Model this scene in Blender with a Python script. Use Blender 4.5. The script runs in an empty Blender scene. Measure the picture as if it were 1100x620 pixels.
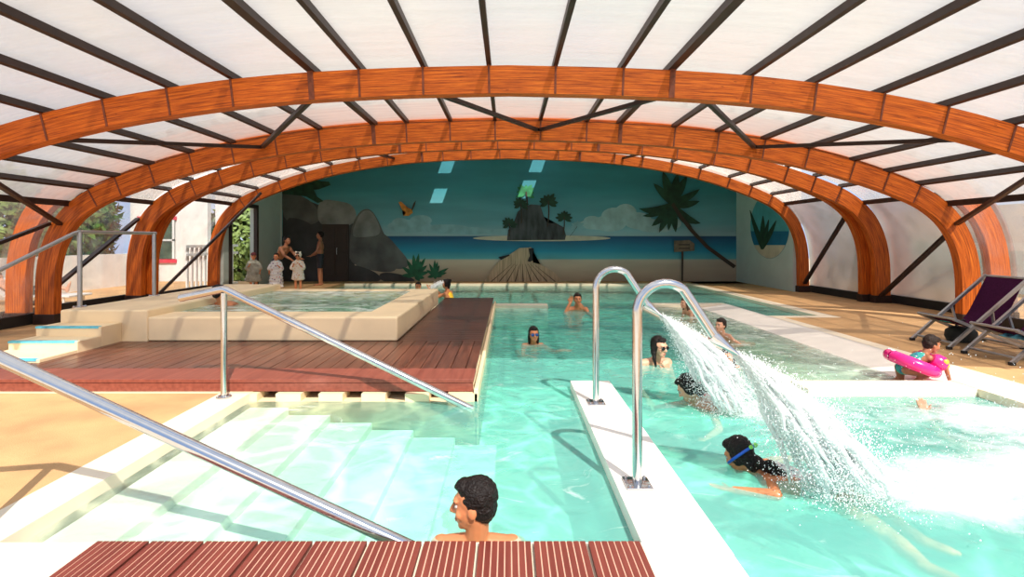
import bpy, bmesh, math, random
from mathutils import Vector, Matrix, noise
R = math.radians
PI = math.pi
random.seed(7)
scene = bpy.context.scene
COL = scene.collection
F = 560.0; VU = 546.0; VV = 258.0; CH = 1.4        # focal length in pixels, vanishing point, camera height

def P(u, v, z):                                    # photograph point -> place, on a plane of height z
    y = F * (CH - z) / (v - VV)
    return Vector(((u - VU) * y / F, y, z))
def Q(u, v, y):                                    # photograph point -> place, at depth y
    return Vector(((u - VU) * y / F, y, CH - (v - VV) * y / F))

# ------------------------------------------------------------------ materials
def newmat(name):
    m = bpy.data.materials.new(name); m.use_nodes = True
    nt = m.node_tree
    for n in list(nt.nodes): nt.nodes.remove(n)
    out = nt.nodes.new('ShaderNodeOutputMaterial')
    return m, nt, out
def N(nt, t, **kw):
    n = nt.nodes.new(t)
    for k, v in kw.items():
        if k.startswith('i_'):
            key = k[2:].replace('_', ' ')
            n.inputs[key].default_value = v
        else: setattr(n, k, v)
    return n
def L(nt, a, b): nt.links.new(a, b)
def ramp(nt, stops, interp='LINEAR'):
    r = nt.nodes.new('ShaderNodeValToRGB'); r.color_ramp.interpolation = interp
    e = r.color_ramp.elements
    while len(e) < len(stops): e.new(0.5)
    for i, (p, c) in enumerate(stops):
        e[i].position = p; e[i].color = (*c[:3], 1)
    return r
def mat(name, col, rough=0.6, metal=0.0, var=0.12, scale=6.0, bump=0.0, coat=0.0, sss=0.0, spec=0.5, stretch=None, bscale=None, detail=4):
    """principled surface with gentle noise variation of its own colour"""
    m, nt, out = newmat(name)
    b = N(nt, 'ShaderNodeBsdfPrincipled')
    b.inputs['Roughness'].default_value = rough; b.inputs['Metallic'].default_value = metal
    b.inputs['Specular IOR Level'].default_value = spec
    if coat: b.inputs['Coat Weight'].default_value = coat; b.inputs['Coat Roughness'].default_value = 0.15
    if sss:
        b.inputs['Subsurface Weight'].default_value = sss; b.inputs['Subsurface Radius'].default_value = (0.02, 0.008, 0.004)
    tc = N(nt, 'ShaderNodeTexCoord'); mp = N(nt, 'ShaderNodeMapping')
    if stretch: mp.inputs['Scale'].default_value = stretch
    L(nt, tc.outputs['Object'], mp.inputs['Vector'])
    nz = N(nt, 'ShaderNodeTexNoise'); nz.inputs['Scale'].default_value = scale; nz.inputs['Detail'].default_value = detail
    L(nt, mp.outputs['Vector'], nz.inputs['Vector'])
    lo = tuple(max(0, c * (1 - var)) for c in col); hi = tuple(min(1, c * (1 + var)) for c in col)
    r = ramp(nt, [(0.3, lo), (0.7, hi)])
    L(nt, nz.outputs['Fac'], r.inputs['Fac']); L(nt, r.outputs['Color'], b.inputs['Base Color'])
    if bump:
        bp = N(nt, 'ShaderNodeBump'); bp.inputs['Strength'].default_value = bump; bp.inputs['Distance'].default_value = 0.02
        if bscale:
            n2 = N(nt, 'ShaderNodeTexNoise'); n2.inputs['Scale'].default_value = bscale
            L(nt, mp.outputs['Vector'], n2.inputs['Vector']); L(nt, n2.outputs['Fac'], bp.inputs['Height'])
        else: L(nt, nz.outputs['Fac'], bp.inputs['Height'])
        L(nt, bp.outputs['Normal'], b.inputs['Normal'])
    L(nt, b.outputs['BSDF'], out.inputs['Surface'])
    return m
M = {}
M['cream'] = mat('cream_coping', (.90, .71, .45), .55, var=.05, scale=3)
M['coping'] = mat('pale_coping', (.88, .76, .58), .55, var=.05, scale=3)
M['white_coping'] = mat('white_coping', (.92, .86, .78), .5, var=.04, scale=5)
M['basin'] = mat('basin_liner', (.86, .84, .70), .5, var=.03, scale=2)
M['sand_floor'] = mat('sand_floor', (.60, .35, .155), .8, var=.2, scale=2.2, bump=.3, bscale=140, detail=8)
M['outside_ground'] = mat('outside_ground', (.72, .58, .40), .9, var=.1, scale=1)
M['white_wall'] = mat('white_wall', (.82, .80, .77), .8, var=.04, scale=2)
M['grey_wall'] = mat('grey_wall', (.55, .66, .62), .8, var=.05, scale=2)
M['strap'] = mat('dark_streak', (.16, .035, .012), .6, var=.35, scale=20)  # dark brown of the streaks across the arch faces
M['dark_metal'] = mat('dark_brown_metal', (.035, .018, .014), .45, var=.2, scale=8, spec=.3)
M['black'] = mat('black_rubber', (.012, .011, .011), .6, var=.2)
M['steel'] = mat('brushed_steel', (.58, .58, .60), .14, metal=1.0, var=.04, scale=30)
M['steel_rough'] = mat('grey_steel_tube', (.40, .40, .41), .32, metal=.75, var=.05, scale=20)
M['red_trim'] = mat('red_trim', (.65, .04, .07), .6)
M['blue_nosing'] = mat('blue_nosing', (.13, .55, .70), .6, var=.3, scale=9)
M['darkdoor'] = mat('dark_door', (.035, .022, .016), .6)
M['purple'] = mat('purple_sling', (.055, .008, .040), .9, var=.2, scale=60, spec=.1)

def wood_arch():
    m, nt, out = newmat('glulam_timber')
    b = N(nt, 'ShaderNodeBsdfPrincipled'); b.inputs['Roughness'].default_value = .5
    b.inputs['Specular IOR Level'].default_value = .3
    uv = N(nt, 'ShaderNodeUVMap'); uv.uv_map = 'UVMap'
    mp = N(nt, 'ShaderNodeMapping'); mp.inputs['Scale'].default_value = (1.2, 26, 1)
    L(nt, uv.outputs['UV'], mp.inputs['Vector'])
    nz = N(nt, 'ShaderNodeTexNoise'); nz.inputs['Scale'].default_value = 2.0; nz.inputs['Detail'].default_value = 6; nz.inputs['Roughness'].default_value = .65
    L(nt, mp.outputs['Vector'], nz.inputs['Vector'])
    r = ramp(nt, [(.28, (.10, .015, .003)), (.50, (.52, .105, .009)), (.74, (.84, .23, .022))])
    L(nt, nz.outputs['Fac'], r.inputs['Fac'])
    # lamella joints: thin dark lines along the beam
    sep = N(nt, 'ShaderNodeSeparateXYZ'); L(nt, uv.outputs['UV'], sep.inputs['Vector'])
    ml = N(nt, 'ShaderNodeMath', operation='MULTIPLY'); ml.inputs[1].default_value = 1 / .042; L(nt, sep.outputs['Y'], ml.inputs[0])
    fr = N(nt, 'ShaderNodeMath', operation='FRACT'); L(nt, ml.outputs[0], fr.inputs[0])
    lt = N(nt, 'ShaderNodeMath', operation='LESS_THAN'); lt.inputs[1].default_value = .07; L(nt, fr.outputs[0], lt.inputs[0])
    # small knots
    mp2 = N(nt, 'ShaderNodeMapping'); mp2.inputs['Scale'].default_value = (1.6, 9, 1); L(nt, uv.outputs['UV'], mp2.inputs['Vector'])
    vo = N(nt, 'ShaderNodeTexVoronoi'); vo.inputs['Scale'].default_value = 2.2; L(nt, mp2.outputs['Vector'], vo.inputs['Vector'])
    kt = N(nt, 'ShaderNodeMath', operation='LESS_THAN'); kt.inputs[1].default_value = .07; L(nt, vo.outputs['Distance'], kt.inputs[0])
    mx = N(nt, 'ShaderNodeMath', operation='MAXIMUM'); 
    hl = N(nt, 'ShaderNodeMath', operation='MULTIPLY'); hl.inputs[1].default_value = .45; L(nt, lt.outputs[0], hl.inputs[0])
    kk = N(nt, 'ShaderNodeMath', operation='MULTIPLY'); kk.inputs[1].default_value = .75; L(nt, kt.outputs[0], kk.inputs[0])
    L(nt, hl.outputs[0], mx.inputs[0]); L(nt, kk.outputs[0], mx.inputs[1])
    mc = N(nt, 'ShaderNodeMix', data_type='RGBA'); L(nt, mx.outputs[0], mc.inputs['Factor'])
    L(nt, r.outputs['Color'], mc.inputs['A']); mc.inputs['B'].default_value = (.09, .018, .006, 1)
    L(nt, mc.outputs['Result'], b.inputs['Base Color'])
    L(nt, b.outputs['BSDF'], out.inputs['Surface'])
    return m
M['glulam'] = wood_arch()

def deckmat(name, dark, light, groove_axis, pitch, rough=.35):
    """hardwood boards: grain noise, fine grooves running along the boards"""
    m, nt, out = newmat(name)
    b = N(nt, 'ShaderNodeBsdfPrincipled'); b.inputs['Roughness'].default_value = rough
    tc = N(nt, 'ShaderNodeTexCoord'); mp = N(nt, 'ShaderNodeMapping')
    mp.inputs['Scale'].default_value = (14, 1, 14) if groove_axis == 'X' else (1, 14, 14)
    L(nt, tc.outputs['Object'], mp.inputs['Vector'])
    nz = N(nt, 'ShaderNodeTexNoise'); nz.inputs['Scale'].default_value = 2; nz.inputs['Detail'].default_value = 5
    L(nt, mp.outputs['Vector'], nz.inputs['Vector'])
    r = ramp(nt, [(.3, dark), (.7, light)]); L(nt, nz.outputs['Fac'], r.inputs['Fac'])
    n3 = N(nt, 'ShaderNodeTexNoise'); n3.inputs['Scale'].default_value = 1.7; n3.inputs['Detail'].default_value = 6
    L(nt, tc.outputs['Object'], n3.inputs['Vector'])
    wr = ramp(nt, [(.62, (0, 0, 0)), (.8, (1, 1, 1))]); L(nt, n3.outputs['Fac'], wr.inputs['Fac'])
    hv = N(nt, 'ShaderNodeMath', operation='MULTIPLY'); hv.inputs[1].default_value = .5; L(nt, wr.outputs['Color'], hv.inputs[0])
    mc = N(nt, 'ShaderNodeMix', data_type='RGBA'); L(nt, hv.outputs[0], mc.inputs['Factor'])
    L(nt, r.outputs['Color'], mc.inputs['A']); mc.inputs['B'].default_value = (*[min(1, c * 1.5 + .06) for c in light], 1)
    L(nt, mc.outputs['Result'], b.inputs['Base Color'])
    if pitch:
        sp = N(nt, 'ShaderNodeSeparateXYZ'); L(nt, tc.outputs['Object'], sp.inputs['Vector'])
        a = N(nt, 'ShaderNodeMath', operation='MULTIPLY'); a.inputs[1].default_value = 1 / pitch; L(nt, sp.outputs[groove_axis], a.inputs[0])
        f = N(nt, 'ShaderNodeMath', operation='FRACT'); L(nt, a.outputs[0], f.inputs[0])
        g = N(nt, 'ShaderNodeMath', operation='GREATER_THAN'); g.inputs[1].default_value = .2; L(nt, f.outputs[0], g.inputs[0])
        bp = N(nt, 'ShaderNodeBump'); bp.inputs['Strength'].default_value = .8; bp.inputs['Distance'].default_value = .004
        L(nt, g.outputs[0], bp.inputs['Height']); L(nt, bp.outputs['Normal'], b.inputs['Normal'])
    L(nt, b.outputs['BSDF'], out.inputs['Surface'])
    return m
M['deck'] = deckmat('deck_boards', (.075, .020, .011), (.18, .056, .031), 'X', .028, .3)
M['deck_red'] = deckmat('deck_red_border', (.19, .040, .024), (.30, .078, .048), 'X', 0, .45)
M['grate_red'] = deckmat('grating_red_boards', (.155, .024, .015), (.23, .045, .029), 'X', 0, .5)
M['pale_groove'] = mat('pale_groove_dust', (.74, .42, .30), .8)

def sheetmat(name, trans, tint, rough=.25, dirt=.12, scale=(1.2, 14, 14), clear_col=(.95, .96, 1), refl=.5):
    """polycarbonate: part lets the sun straight through, part scatters it"""
    m, nt, out = newmat(name)
    tl = N(nt, 'ShaderNodeBsdfTranslucent'); tp = N(nt, 'ShaderNodeBsdfTransparent'); df = N(nt, 'ShaderNodeBsdfDiffuse')
    gl = N(nt, 'ShaderNodeBsdfGlossy'); gl.inputs['Roughness'].default_value = rough
    tp.inputs['Color'].default_value = (*clear_col, 1)
    tc = N(nt, 'ShaderNodeTexCoord'); mp = N(nt, 'ShaderNodeMapping'); mp.inputs['Scale'].default_value = scale
    L(nt, tc.outputs['Object'], mp.inputs['Vector'])
    nz = N(nt, 'ShaderNodeTexNoise'); nz.inputs['Scale'].default_value = .8; nz.inputs['Detail'].default_value = 7
    L(nt, mp.outputs['Vector'], nz.inputs['Vector'])
    r = ramp(nt, [(.3, tuple(c * (1 - dirt) for c in tint)), (.62, tint)]); L(nt, nz.outputs['Fac'], r.inputs['Fac'])
    L(nt, r.outputs['Color'], tl.inputs['Color']); L(nt, r.outputs['Color'], df.inputs['Color'])
    a = N(nt, 'ShaderNodeMixShader'); a.inputs[0].default_value = .2; L(nt, tl.outputs[0], a.inputs[1]); L(nt, df.outputs[0], a.inputs[2])
    mr = N(nt, 'ShaderNodeMapRange'); mr.inputs['From Min'].default_value = .3; mr.inputs['From Max'].default_value = .7
    mr.inputs['To Min'].default_value = max(0, trans - .10); mr.inputs['To Max'].default_value = min(1, trans + .10)
    L(nt, nz.outputs['Fac'], mr.inputs['Value'])
    b = N(nt, 'ShaderNodeMixShader'); L(nt, mr.outputs[0], b.inputs[0]); L(nt, a.outputs[0], b.inputs[1]); L(nt, tp.outputs[0], b.inputs[2])
    fr = N(nt, 'ShaderNodeFresnel'); fr.inputs['IOR'].default_value = 1.4
    fm = N(nt, 'ShaderNodeMath', operation='MULTIPLY'); fm.inputs[1].default_value = refl; L(nt, fr.outputs[0], fm.inputs[0])
    c = N(nt, 'ShaderNodeMixShader'); L(nt, fm.outputs[0], c.inputs[0]); L(nt, b.outputs[0], c.inputs[1]); L(nt, gl.outputs[0], c.inputs[2])
    L(nt, c.outputs[0], out.inputs['Surface'])
    return m
M['roof_sheet'] = sheetmat('milky_polycarbonate', .54, (.88, .84, .80), clear_col=(1, .97, .94))
M['roof_sheet_clear'] = sheetmat('thin_polycarbonate', .72, (.88, .84, .80), clear_col=(1, .97, .94))
M['side_sheet'] = sheetmat('milky_side_sheet', .30, (.80, .76, .74), scale=(3, 3, 3), dirt=.25)
M['clear_sheet'] = sheetmat('clear_side_sheet', .96, (.7, .7, .7), scale=(3, 3, 3), rough=.05, refl=.12, clear_col=(.98, .98, .98))

def watermat(name, absorb, density, ripple=5.0, bump=.25, caustic=.55, cscale=2.6, froth=.70, cloudy=.5, cloud_col=(.24, .72, .62)):
    """still-lit water: mirror reflection by fresnel, caustic light painted into the transparency colour, colour from absorption in the depth"""
    m, nt, out = newmat(name)
    geo = N(nt, 'ShaderNodeNewGeometry')
    n1 = N(nt, 'ShaderNodeTexNoise'); n1.inputs['Scale'].default_value = ripple; n1.inputs['Detail'].default_value = 3; n1.inputs['Distortion'].default_value = .6
    L(nt, geo.outputs['Position'], n1.inputs['Vector'])
    bp = N(nt, 'ShaderNodeBump'); bp.inputs['Strength'].default_value = bump; bp.inputs['Distance'].default_value = .06
    L(nt, n1.outputs['Fac'], bp.inputs['Height'])
    gl = N(nt, 'ShaderNodeBsdfGlossy'); gl.inputs['Roughness'].default_value = .04; L(nt, bp.outputs[0], gl.inputs['Normal'])
    fr = N(nt, 'ShaderNodeFresnel'); fr.inputs['IOR'].default_value = 1.33; L(nt, bp.outputs[0], fr.inputs['Normal'])
    # bright caustic net painted into the transparency colour, cell edges lighter
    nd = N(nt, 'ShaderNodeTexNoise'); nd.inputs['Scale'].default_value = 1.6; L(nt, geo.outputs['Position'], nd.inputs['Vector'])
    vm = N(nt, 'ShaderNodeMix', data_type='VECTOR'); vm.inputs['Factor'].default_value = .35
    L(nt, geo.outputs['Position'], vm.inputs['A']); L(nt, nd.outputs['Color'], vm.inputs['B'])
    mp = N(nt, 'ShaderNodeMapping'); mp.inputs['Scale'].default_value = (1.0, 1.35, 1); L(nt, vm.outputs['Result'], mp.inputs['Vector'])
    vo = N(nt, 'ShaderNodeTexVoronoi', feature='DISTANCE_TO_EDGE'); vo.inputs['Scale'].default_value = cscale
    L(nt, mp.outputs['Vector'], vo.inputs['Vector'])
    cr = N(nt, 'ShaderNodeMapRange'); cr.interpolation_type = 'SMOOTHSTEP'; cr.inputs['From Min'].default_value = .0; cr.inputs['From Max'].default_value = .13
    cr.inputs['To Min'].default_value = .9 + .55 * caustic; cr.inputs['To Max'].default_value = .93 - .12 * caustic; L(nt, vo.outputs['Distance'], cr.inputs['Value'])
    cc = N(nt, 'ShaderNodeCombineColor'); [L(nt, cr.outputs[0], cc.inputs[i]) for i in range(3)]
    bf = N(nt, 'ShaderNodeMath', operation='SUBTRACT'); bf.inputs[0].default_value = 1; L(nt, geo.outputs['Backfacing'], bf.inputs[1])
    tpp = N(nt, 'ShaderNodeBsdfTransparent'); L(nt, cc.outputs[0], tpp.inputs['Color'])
    # fine bubbles make the water slightly cloudy
    cd = N(nt, 'ShaderNodeBsdfDiffuse'); cd.inputs['Color'].default_value = (*cloud_col, 1)
    cm = N(nt, 'ShaderNodeMath', operation='MULTIPLY'); L(nt, bf.outputs[0], cm.inputs[0])
    sx = N(nt, 'ShaderNodeSeparateXYZ'); L(nt, geo.outputs['Position'], sx.inputs[0])        # the calm entry corner stays clear
    ca = N(nt, 'ShaderNodeMapRange'); ca.interpolation_type = 'SMOOTHSTEP'; ca.inputs['From Min'].default_value = -1.6; ca.inputs['From Max'].default_value = .3; ca.inputs['To Min'].default_value = cloudy * .2; ca.inputs['To Max'].default_value = cloudy; L(nt, sx.outputs['X'], ca.inputs['Value'])
    cb = N(nt, 'ShaderNodeMapRange'); cb.inputs['From Min'].default_value = 4.6; cb.inputs['From Max'].default_value = 6.0; cb.inputs['To Max'].default_value = cloudy; L(nt, sx.outputs['Y'], cb.inputs['Value'])
    cx_ = N(nt, 'ShaderNodeMath', operation='MAXIMUM'); L(nt, ca.outputs[0], cx_.inputs[0]); L(nt, cb.outputs[0], cx_.inputs[1]); L(nt, cx_.outputs[0], cm.inputs[1])
    tp = N(nt, 'ShaderNodeMixShader'); L(nt, cm.outputs[0], tp.inputs[0]); L(nt, tpp.outputs[0], tp.inputs[1]); L(nt, cd.outputs[0], tp.inputs[2])
    ff = N(nt, 'ShaderNodeMath', operation='MULTIPLY'); L(nt, fr.outputs[0], ff.inputs[0]); L(nt, bf.outputs[0], ff.inputs[1])
    mx = N(nt, 'ShaderNodeMixShader'); L(nt, ff.outputs[0], mx.inputs[0]); L(nt, tp.outputs[0], mx.inputs[1]); L(nt, gl.outputs[0], mx.inputs[2])
    # thin streaks of froth and tiny bubbles lying on the surface
    mf = N(nt, 'ShaderNodeMapping'); mf.inputs['Scale'].default_value = (1.0, 1.9, 1); L(nt, vm.outputs['Result'], mf.inputs['Vector'])
    nf = N(nt, 'ShaderNodeTexNoise'); nf.inputs['Scale'].default_value = 2.6; nf.inputs['Detail'].default_value = 8; nf.inputs['Roughness'].default_value = .68; nf.inputs['Distortion'].default_value = 1.2
    L(nt, mf.outputs[0], nf.inputs['Vector'])
    fm = N(nt, 'ShaderNodeMapRange'); fm.inputs['From Min'].default_value = froth - .1; fm.inputs['From Max'].default_value = froth + .14; fm.inputs['To Max'].default_value = .8
    L(nt, nf.outputs['Fac'], fm.inputs['Value'])
    f2 = N(nt, 'ShaderNodeMath', operation='MULTIPLY'); L(nt, fm.outputs[0], f2.inputs[0]); L(nt, bf.outputs[0], f2.inputs[1])
    fd = N(nt, 'ShaderNodeBsdfDiffuse'); fd.inputs['Color'].default_value = (.86, .9, .88, 1)
    mz = N(nt, 'ShaderNodeMixShader'); L(nt, f2.outputs[0], mz.inputs[0]); L(nt, mx.outputs[0], mz.inputs[1]); L(nt, fd.outputs[0], mz.inputs[2])
    L(nt, mz.outputs[0], out.inputs['Surface'])
    va = N(nt, 'ShaderNodeVolumeAbsorption'); va.inputs['Color'].default_value = (*absorb, 1); va.inputs['Density'].default_value = density
    L(nt, va.outputs[0], out.inputs['Volume'])
    return m
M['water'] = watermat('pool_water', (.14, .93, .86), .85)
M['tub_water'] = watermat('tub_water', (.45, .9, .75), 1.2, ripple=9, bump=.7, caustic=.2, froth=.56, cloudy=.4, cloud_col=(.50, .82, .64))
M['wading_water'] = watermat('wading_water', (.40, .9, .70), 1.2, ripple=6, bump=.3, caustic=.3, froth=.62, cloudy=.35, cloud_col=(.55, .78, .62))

# ------------------------------------------------------------------ mesh helpers
class MB:
    def __init__(s): s.bm = bmesh.new(); s.uv = None
    def face(s, vs):
        try: return s.bm.faces.new(vs)
        except ValueError: return None
    def box(s, x0, x1, y0, y1, z0, z1, bev=0.0, mtx=None):
        r = bmesh.ops.create_cube(s.bm, size=1)
        vs = r['verts']
        for v in vs:
            v.co = Vector((x0 + (v.co.x + .5) * (x1 - x0), y0 + (v.co.y + .5) * (y1 - y0), z0 + (v.co.z + .5) * (z1 - z0)))
        es = list({e for v in vs for e in v.link_edges})
        if bev:
            r = bmesh.ops.bevel(s.bm, geom=vs + es, offset=bev, segments=2, affect='EDGES', profile=.5)
            vs = list({v for f in r['faces'] for v in f.verts} | {v for v in vs if v.is_valid})
        if mtx:
            for v in vs: v.co = mtx @ v.co
        return s
    def bar(s, a, b, w, h, up=(0, 0, 1)):             # rectangular bar from a to b
        a = Vector(a); b = Vector(b); d = (b - a); l = d.length; d.normalize()
        x = d.cross(Vector(up))
        if x.length < 1e-4: x = d.cross(Vector((0, 1, 0)))
        x.normalize(); z = x.cross(d)
        m = Matrix((x, d, z)).transposed().to_4x4(); m.translation = a
        return s.box(-w / 2, w / 2, 0, l, -h / 2, h / 2, mtx=m)
    def tube(s, pts, rad, seg=12, cap=True):
        pts = [Vector(p) for p in pts]; n = len(pts)
        rads = rad if isinstance(rad, (list, tuple)) else [rad] * n
        rings = []; prev = None
        for i, p in enumerate(pts):
            t = (pts[min(i + 1, n - 1)] - pts[max(i - 1, 0)]).normalized()
            if prev is None:
                a = t.cross(Vector((0, 0, 1)))
                if a.length < 1e-3: a = t.cross(Vector((0, 1, 0)))
            else: a = prev - t * prev.dot(t)
            a.normalize(); prev = a; b = t.cross(a)
            rings.append([s.bm.verts.new(p + rads[i] * (math.cos(2 * PI * k / seg) * a + math.sin(2 * PI * k / seg) * b)) for k in range(seg)])
        for i in range(n - 1):
            for k in range(seg):
                s.face([rings[i][k], rings[i][(k + 1) % seg], rings[i + 1][(k + 1) % seg], rings[i + 1][k]])
        if cap: s.face(list(reversed(rings[0]))); s.face(rings[-1])
        return s
    def ell(s, c, r, m=None, seg=16, rng=10):
        res = bmesh.ops.create_uvsphere(s.bm, u_segments=seg, v_segments=rng, radius=1)
        c = Vector(c); r = (r, r, r) if not hasattr(r, '__len__') else r
        for v in res['verts']:
            q = Vector((v.co.x * r[0], v.co.y * r[1], v.co.z * r[2]))
            v.co = c + (m @ q if m else q)
        return s
    def cap(s, a, b, ra, rb, seg=12):                 # round cone between two joints
        a = Vector(a); b = Vector(b); d = b - a
        if d.length < 1e-5: return s.ell(a, ra, seg=seg)
        t = d.normalized(); pts = []; rs = []
        for k in range(5):
            th = PI / 2 * k / 4
            pts.append(a - t * ra * math.cos(th)); rs.append(max(ra * math.sin(th), ra * .05))
        for k in range(5):
            th = PI / 2 * k / 4
            pts.append(b + t * rb * math.sin(th)); rs.append(max(rb * math.cos(th), rb * .05))
        return s.tube(pts, rs, seg)
    def prism(s, pts, off):                           # polygon swept along a vector
        off = Vector(off); a = [s.bm.verts.new(Vector(p)) for p in pts]; b = [s.bm.verts.new(Vector(p) + off) for p in pts]
        s.face(a); s.face(list(reversed(b))); n = len(a)
        for i in range(n): s.face([a[i], b[i], b[(i + 1) % n], a[(i + 1) % n]])
        return s
    def lathe(s, prof, c=(0, 0, 0), seg=24, m=None):   # profile (r,z)
        c = Vector(c); rings = []
        for r_, z in prof:
            ring = []
            for k in range(seg):
                q = Vector((r_ * math.cos(2 * PI * k / seg), r_ * math.sin(2 * PI * k / seg), z))
                ring.append(s.bm.verts.new(c + (m @ q if m else q)))
            rings.append(ring)
        for i in range(len(rings) - 1):
            for k in range(seg): s.face([rings[i][k], rings[i][(k + 1) % seg], rings[i + 1][(k + 1) % seg], rings[i + 1][k]])
        s.face(list(reversed(rings[0]))); s.face(rings[-1])
        return s
    def build(s, name, m, parent=None, smooth=False, fix=True):
        bm = s.bm
        if fix: bmesh.ops.recalc_face_normals(bm, faces=bm.faces[:])
        root = parent
        while root is not None and root.parent is not None: root = root.parent
        if root is not None: off = Vector(root.location)
        else:
            xs = [v.co for v in bm.verts]
            off = Vector(((min(v.x for v in xs) + max(v.x for v in xs)) / 2, (min(v.y for v in xs) + max(v.y for v in xs)) / 2, min(v.z for v in xs)))
        for v in bm.verts: v.co -= off
        me = bpy.data.meshes.new(name); bm.to_mesh(me); bm.free()
        if smooth:
            for p in me.polygons: p.use_smooth = True
            try:
                if smooth == 'auto': me.set_sharp_from_angle(angle=R(40))
            except Exception: pass
        me.materials.append(M[m] if isinstance(m, str) else m)
        o = bpy.data.objects.new(name, me); COL.objects.link(o)
        if parent is not None: o.parent = parent
        else: o.location = off
        return o
def tag(o, label=None, cat=None, group=None, kind=None):
    if label: o['label'] = label
    if cat: o['category'] = cat
    if group: o['group'] = group
    if kind: o['kind'] = kind
    return o
def empty(name, loc, label=None, cat=None, group=None, kind=None):
    o = bpy.data.objects.new(name, None); COL.objects.link(o); o.location = loc; o.empty_display_size = .1
    return tag(o, label, cat, group, kind)
def struct(name, mb, m, parent=None, smooth=False):
    o = mb.build(name, m, parent, smooth)
    o['kind'] = 'structure'
    return o
def copy_tree(o, parent=None):
    c = o.copy(); COL.objects.link(c)
    if parent is not None: c.parent = parent
    for ch in o.children: copy_tree(ch, c)
    return c
def smoothpath(pts, it=2):
    pts = [Vector(p) for p in pts]
    for _ in range(it):
        q = [pts[0]]
        for a, b in zip(pts[:-1], pts[1:]): q += [a * .75 + b * .25, a * .25 + b * .75]
        q.append(pts[-1]); pts = q
    return pts

# ------------------------------------------------------------------ camera, sun, sky
cam = bpy.data.cameras.new('camera'); co = bpy.data.objects.new('camera', cam); COL.objects.link(co)
co.location = (0, 0, CH); co.rotation_euler = (R(90), 0, 0)
cam.sensor_width = 36; cam.lens = F / 1100 * 36
cam.shift_x = (550 - VU) / 1100; cam.shift_y = -(310 - VV) / 1100
cam.clip_start = .02; cam.clip_end = 300
scene.camera = co
sun = bpy.data.lights.new('sun', 'SUN'); so = bpy.data.objects.new('sun', sun); COL.objects.link(so)
SUN = Vector((.32, -.78, .905)).normalized()
so.rotation_euler = SUN.to_track_quat('Z', 'Y').to_euler(); so.location = (3, -6, 9)
sun.energy = 5.0; sun.angle = R(.6); sun.color = (1, .94, .85)
w = bpy.data.worlds.new('sky'); scene.world = w; w.use_nodes = True
nt = w.node_tree
bg = nt.nodes['Background']
tcw = N(nt, 'ShaderNodeTexCoord'); spw = N(nt, 'ShaderNodeSeparateXYZ'); L(nt, tcw.outputs['Generated'], spw.inputs[0])
nzw = N(nt, 'ShaderNodeTexNoise'); nzw.inputs['Scale'].default_value = 2.2; nzw.inputs['Detail'].default_value = 6; L(nt, tcw.outputs['Generated'], nzw.inputs['Vector'])
rw = ramp(nt, [(.42, (.42, .62, 1.0)), (.56, (1, 1, 1))]); L(nt, nzw.outputs['Fac'], rw.inputs['Fac'])
L(nt, rw.outputs['Color'], bg.inputs['Color']); bg.inputs['Strength'].default_value = .9
vs = scene.view_settings
vs.view_transform = 'Standard'; vs.look = 'None'; vs.exposure = 0.22; vs.gamma = 1.0; vs.use_curve_mapping = False
scene.cycles.use_denoising = True
scene.cycles.max_bounces = 10; scene.cycles.transparent_max_bounces = 24; scene.cycles.caustics_reflective = False; scene.cycles.caustics_refractive = False
scene.cycles.sample_clamp_indirect = 6

# ------------------------------------------------------------------ floor and basins
FZ = .07; WD = -.44          # coping height, pool depth
def slab(mb, x0, x1, y0, y1, z0=-1.4, z1=FZ, bev=0): mb.box(x0, x1, y0, y1, z0, z1, bev)
fl = MB()
slab(fl, -14, -2.5, -2, 4.52); slab(fl, -5.4, -5.34, 4.52, 4.96); slab(fl, -14, -5.4, 4.5, 4.56); slab(fl, -14, -5.0, 11.05, 16.8); slab(fl, -14, -5.35, 4.52, 11.05)
slab(fl, 5.72, 14, 9.15, 16.8); slab(fl, 4.75, 14, 4.95, 9.15); slab(fl, 4.75, 14, 1.2, 4.95); slab(fl, 1.0, 14, -2, 1.0)
struct('floor', fl, 'sand_floor')
bs = MB(); bs.box(-6, 7, -1, 17, -1.6, WD - .005)
struct('floor_basin', bs, 'basin')
wb = MB()      # basin walls, ledges and copings
wb.box(-2.5, -2.24, -2, 4.52, -1.4, FZ + .002)            # left coping
wb.box(-2.24, .95, 1.0, 2.29, -1.4, FZ + .002)            # front coping
wb.box(-14, -2.24, -2, 1.0, -1.4, FZ + .001); wb.box(-2.24, 1.0, -2, 1.0, -1.4, FZ + .001)
wb.box(1.0, 4.95, .8, 1.2, -1.4, FZ)
struct('trim_1', wb, 'coping')
wl = MB(); wl.box(.585, .955, 2.2, 4.92, -1.4, FZ + .004, .006)
struct('trim_2', wl, 'white_coping')
wr_ = MB()
wr_.box(4.2, 4.75, 1.2, 4.66, -1.4, FZ); wr_.box(4.2, 4.75, 4.66, 4.95, -1.4, FZ)
wr_.box(2.68, 4.2, 4.66, 4.95, -1.4, FZ, .01)             # front rim of the wading pool
wr_.box(2.68, 2.82, 4.95, 10.85, -1.4, .03, .01)          # side rim
wr_.box(2.68, 4.55, 10.85, 11.05, -1.4, FZ, .01)
wr_.box(4.55, 5.72, 8.95, 9.15, -1.4, FZ + .003); wr_.box(5.45, 5.72, 9.15, 15.9, -1.4, FZ)
wr_.box(4.55, 4.75, 4.95, 9.0, -1.4, FZ)
wr_.box(-5, 14, 15.9, 16.0, -1.4, FZ)
wr_.box(-.26, .82, 10.75, 11.05, -1.4, .06, .01)          # short submerged wall beyond the deck
struct('trim_3', wr_, 'coping')
bk = MB(); slab(bk, -5, 7.6, 16.0, 16.8)
struct('floor_back', bk, 'sand_floor')
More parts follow.
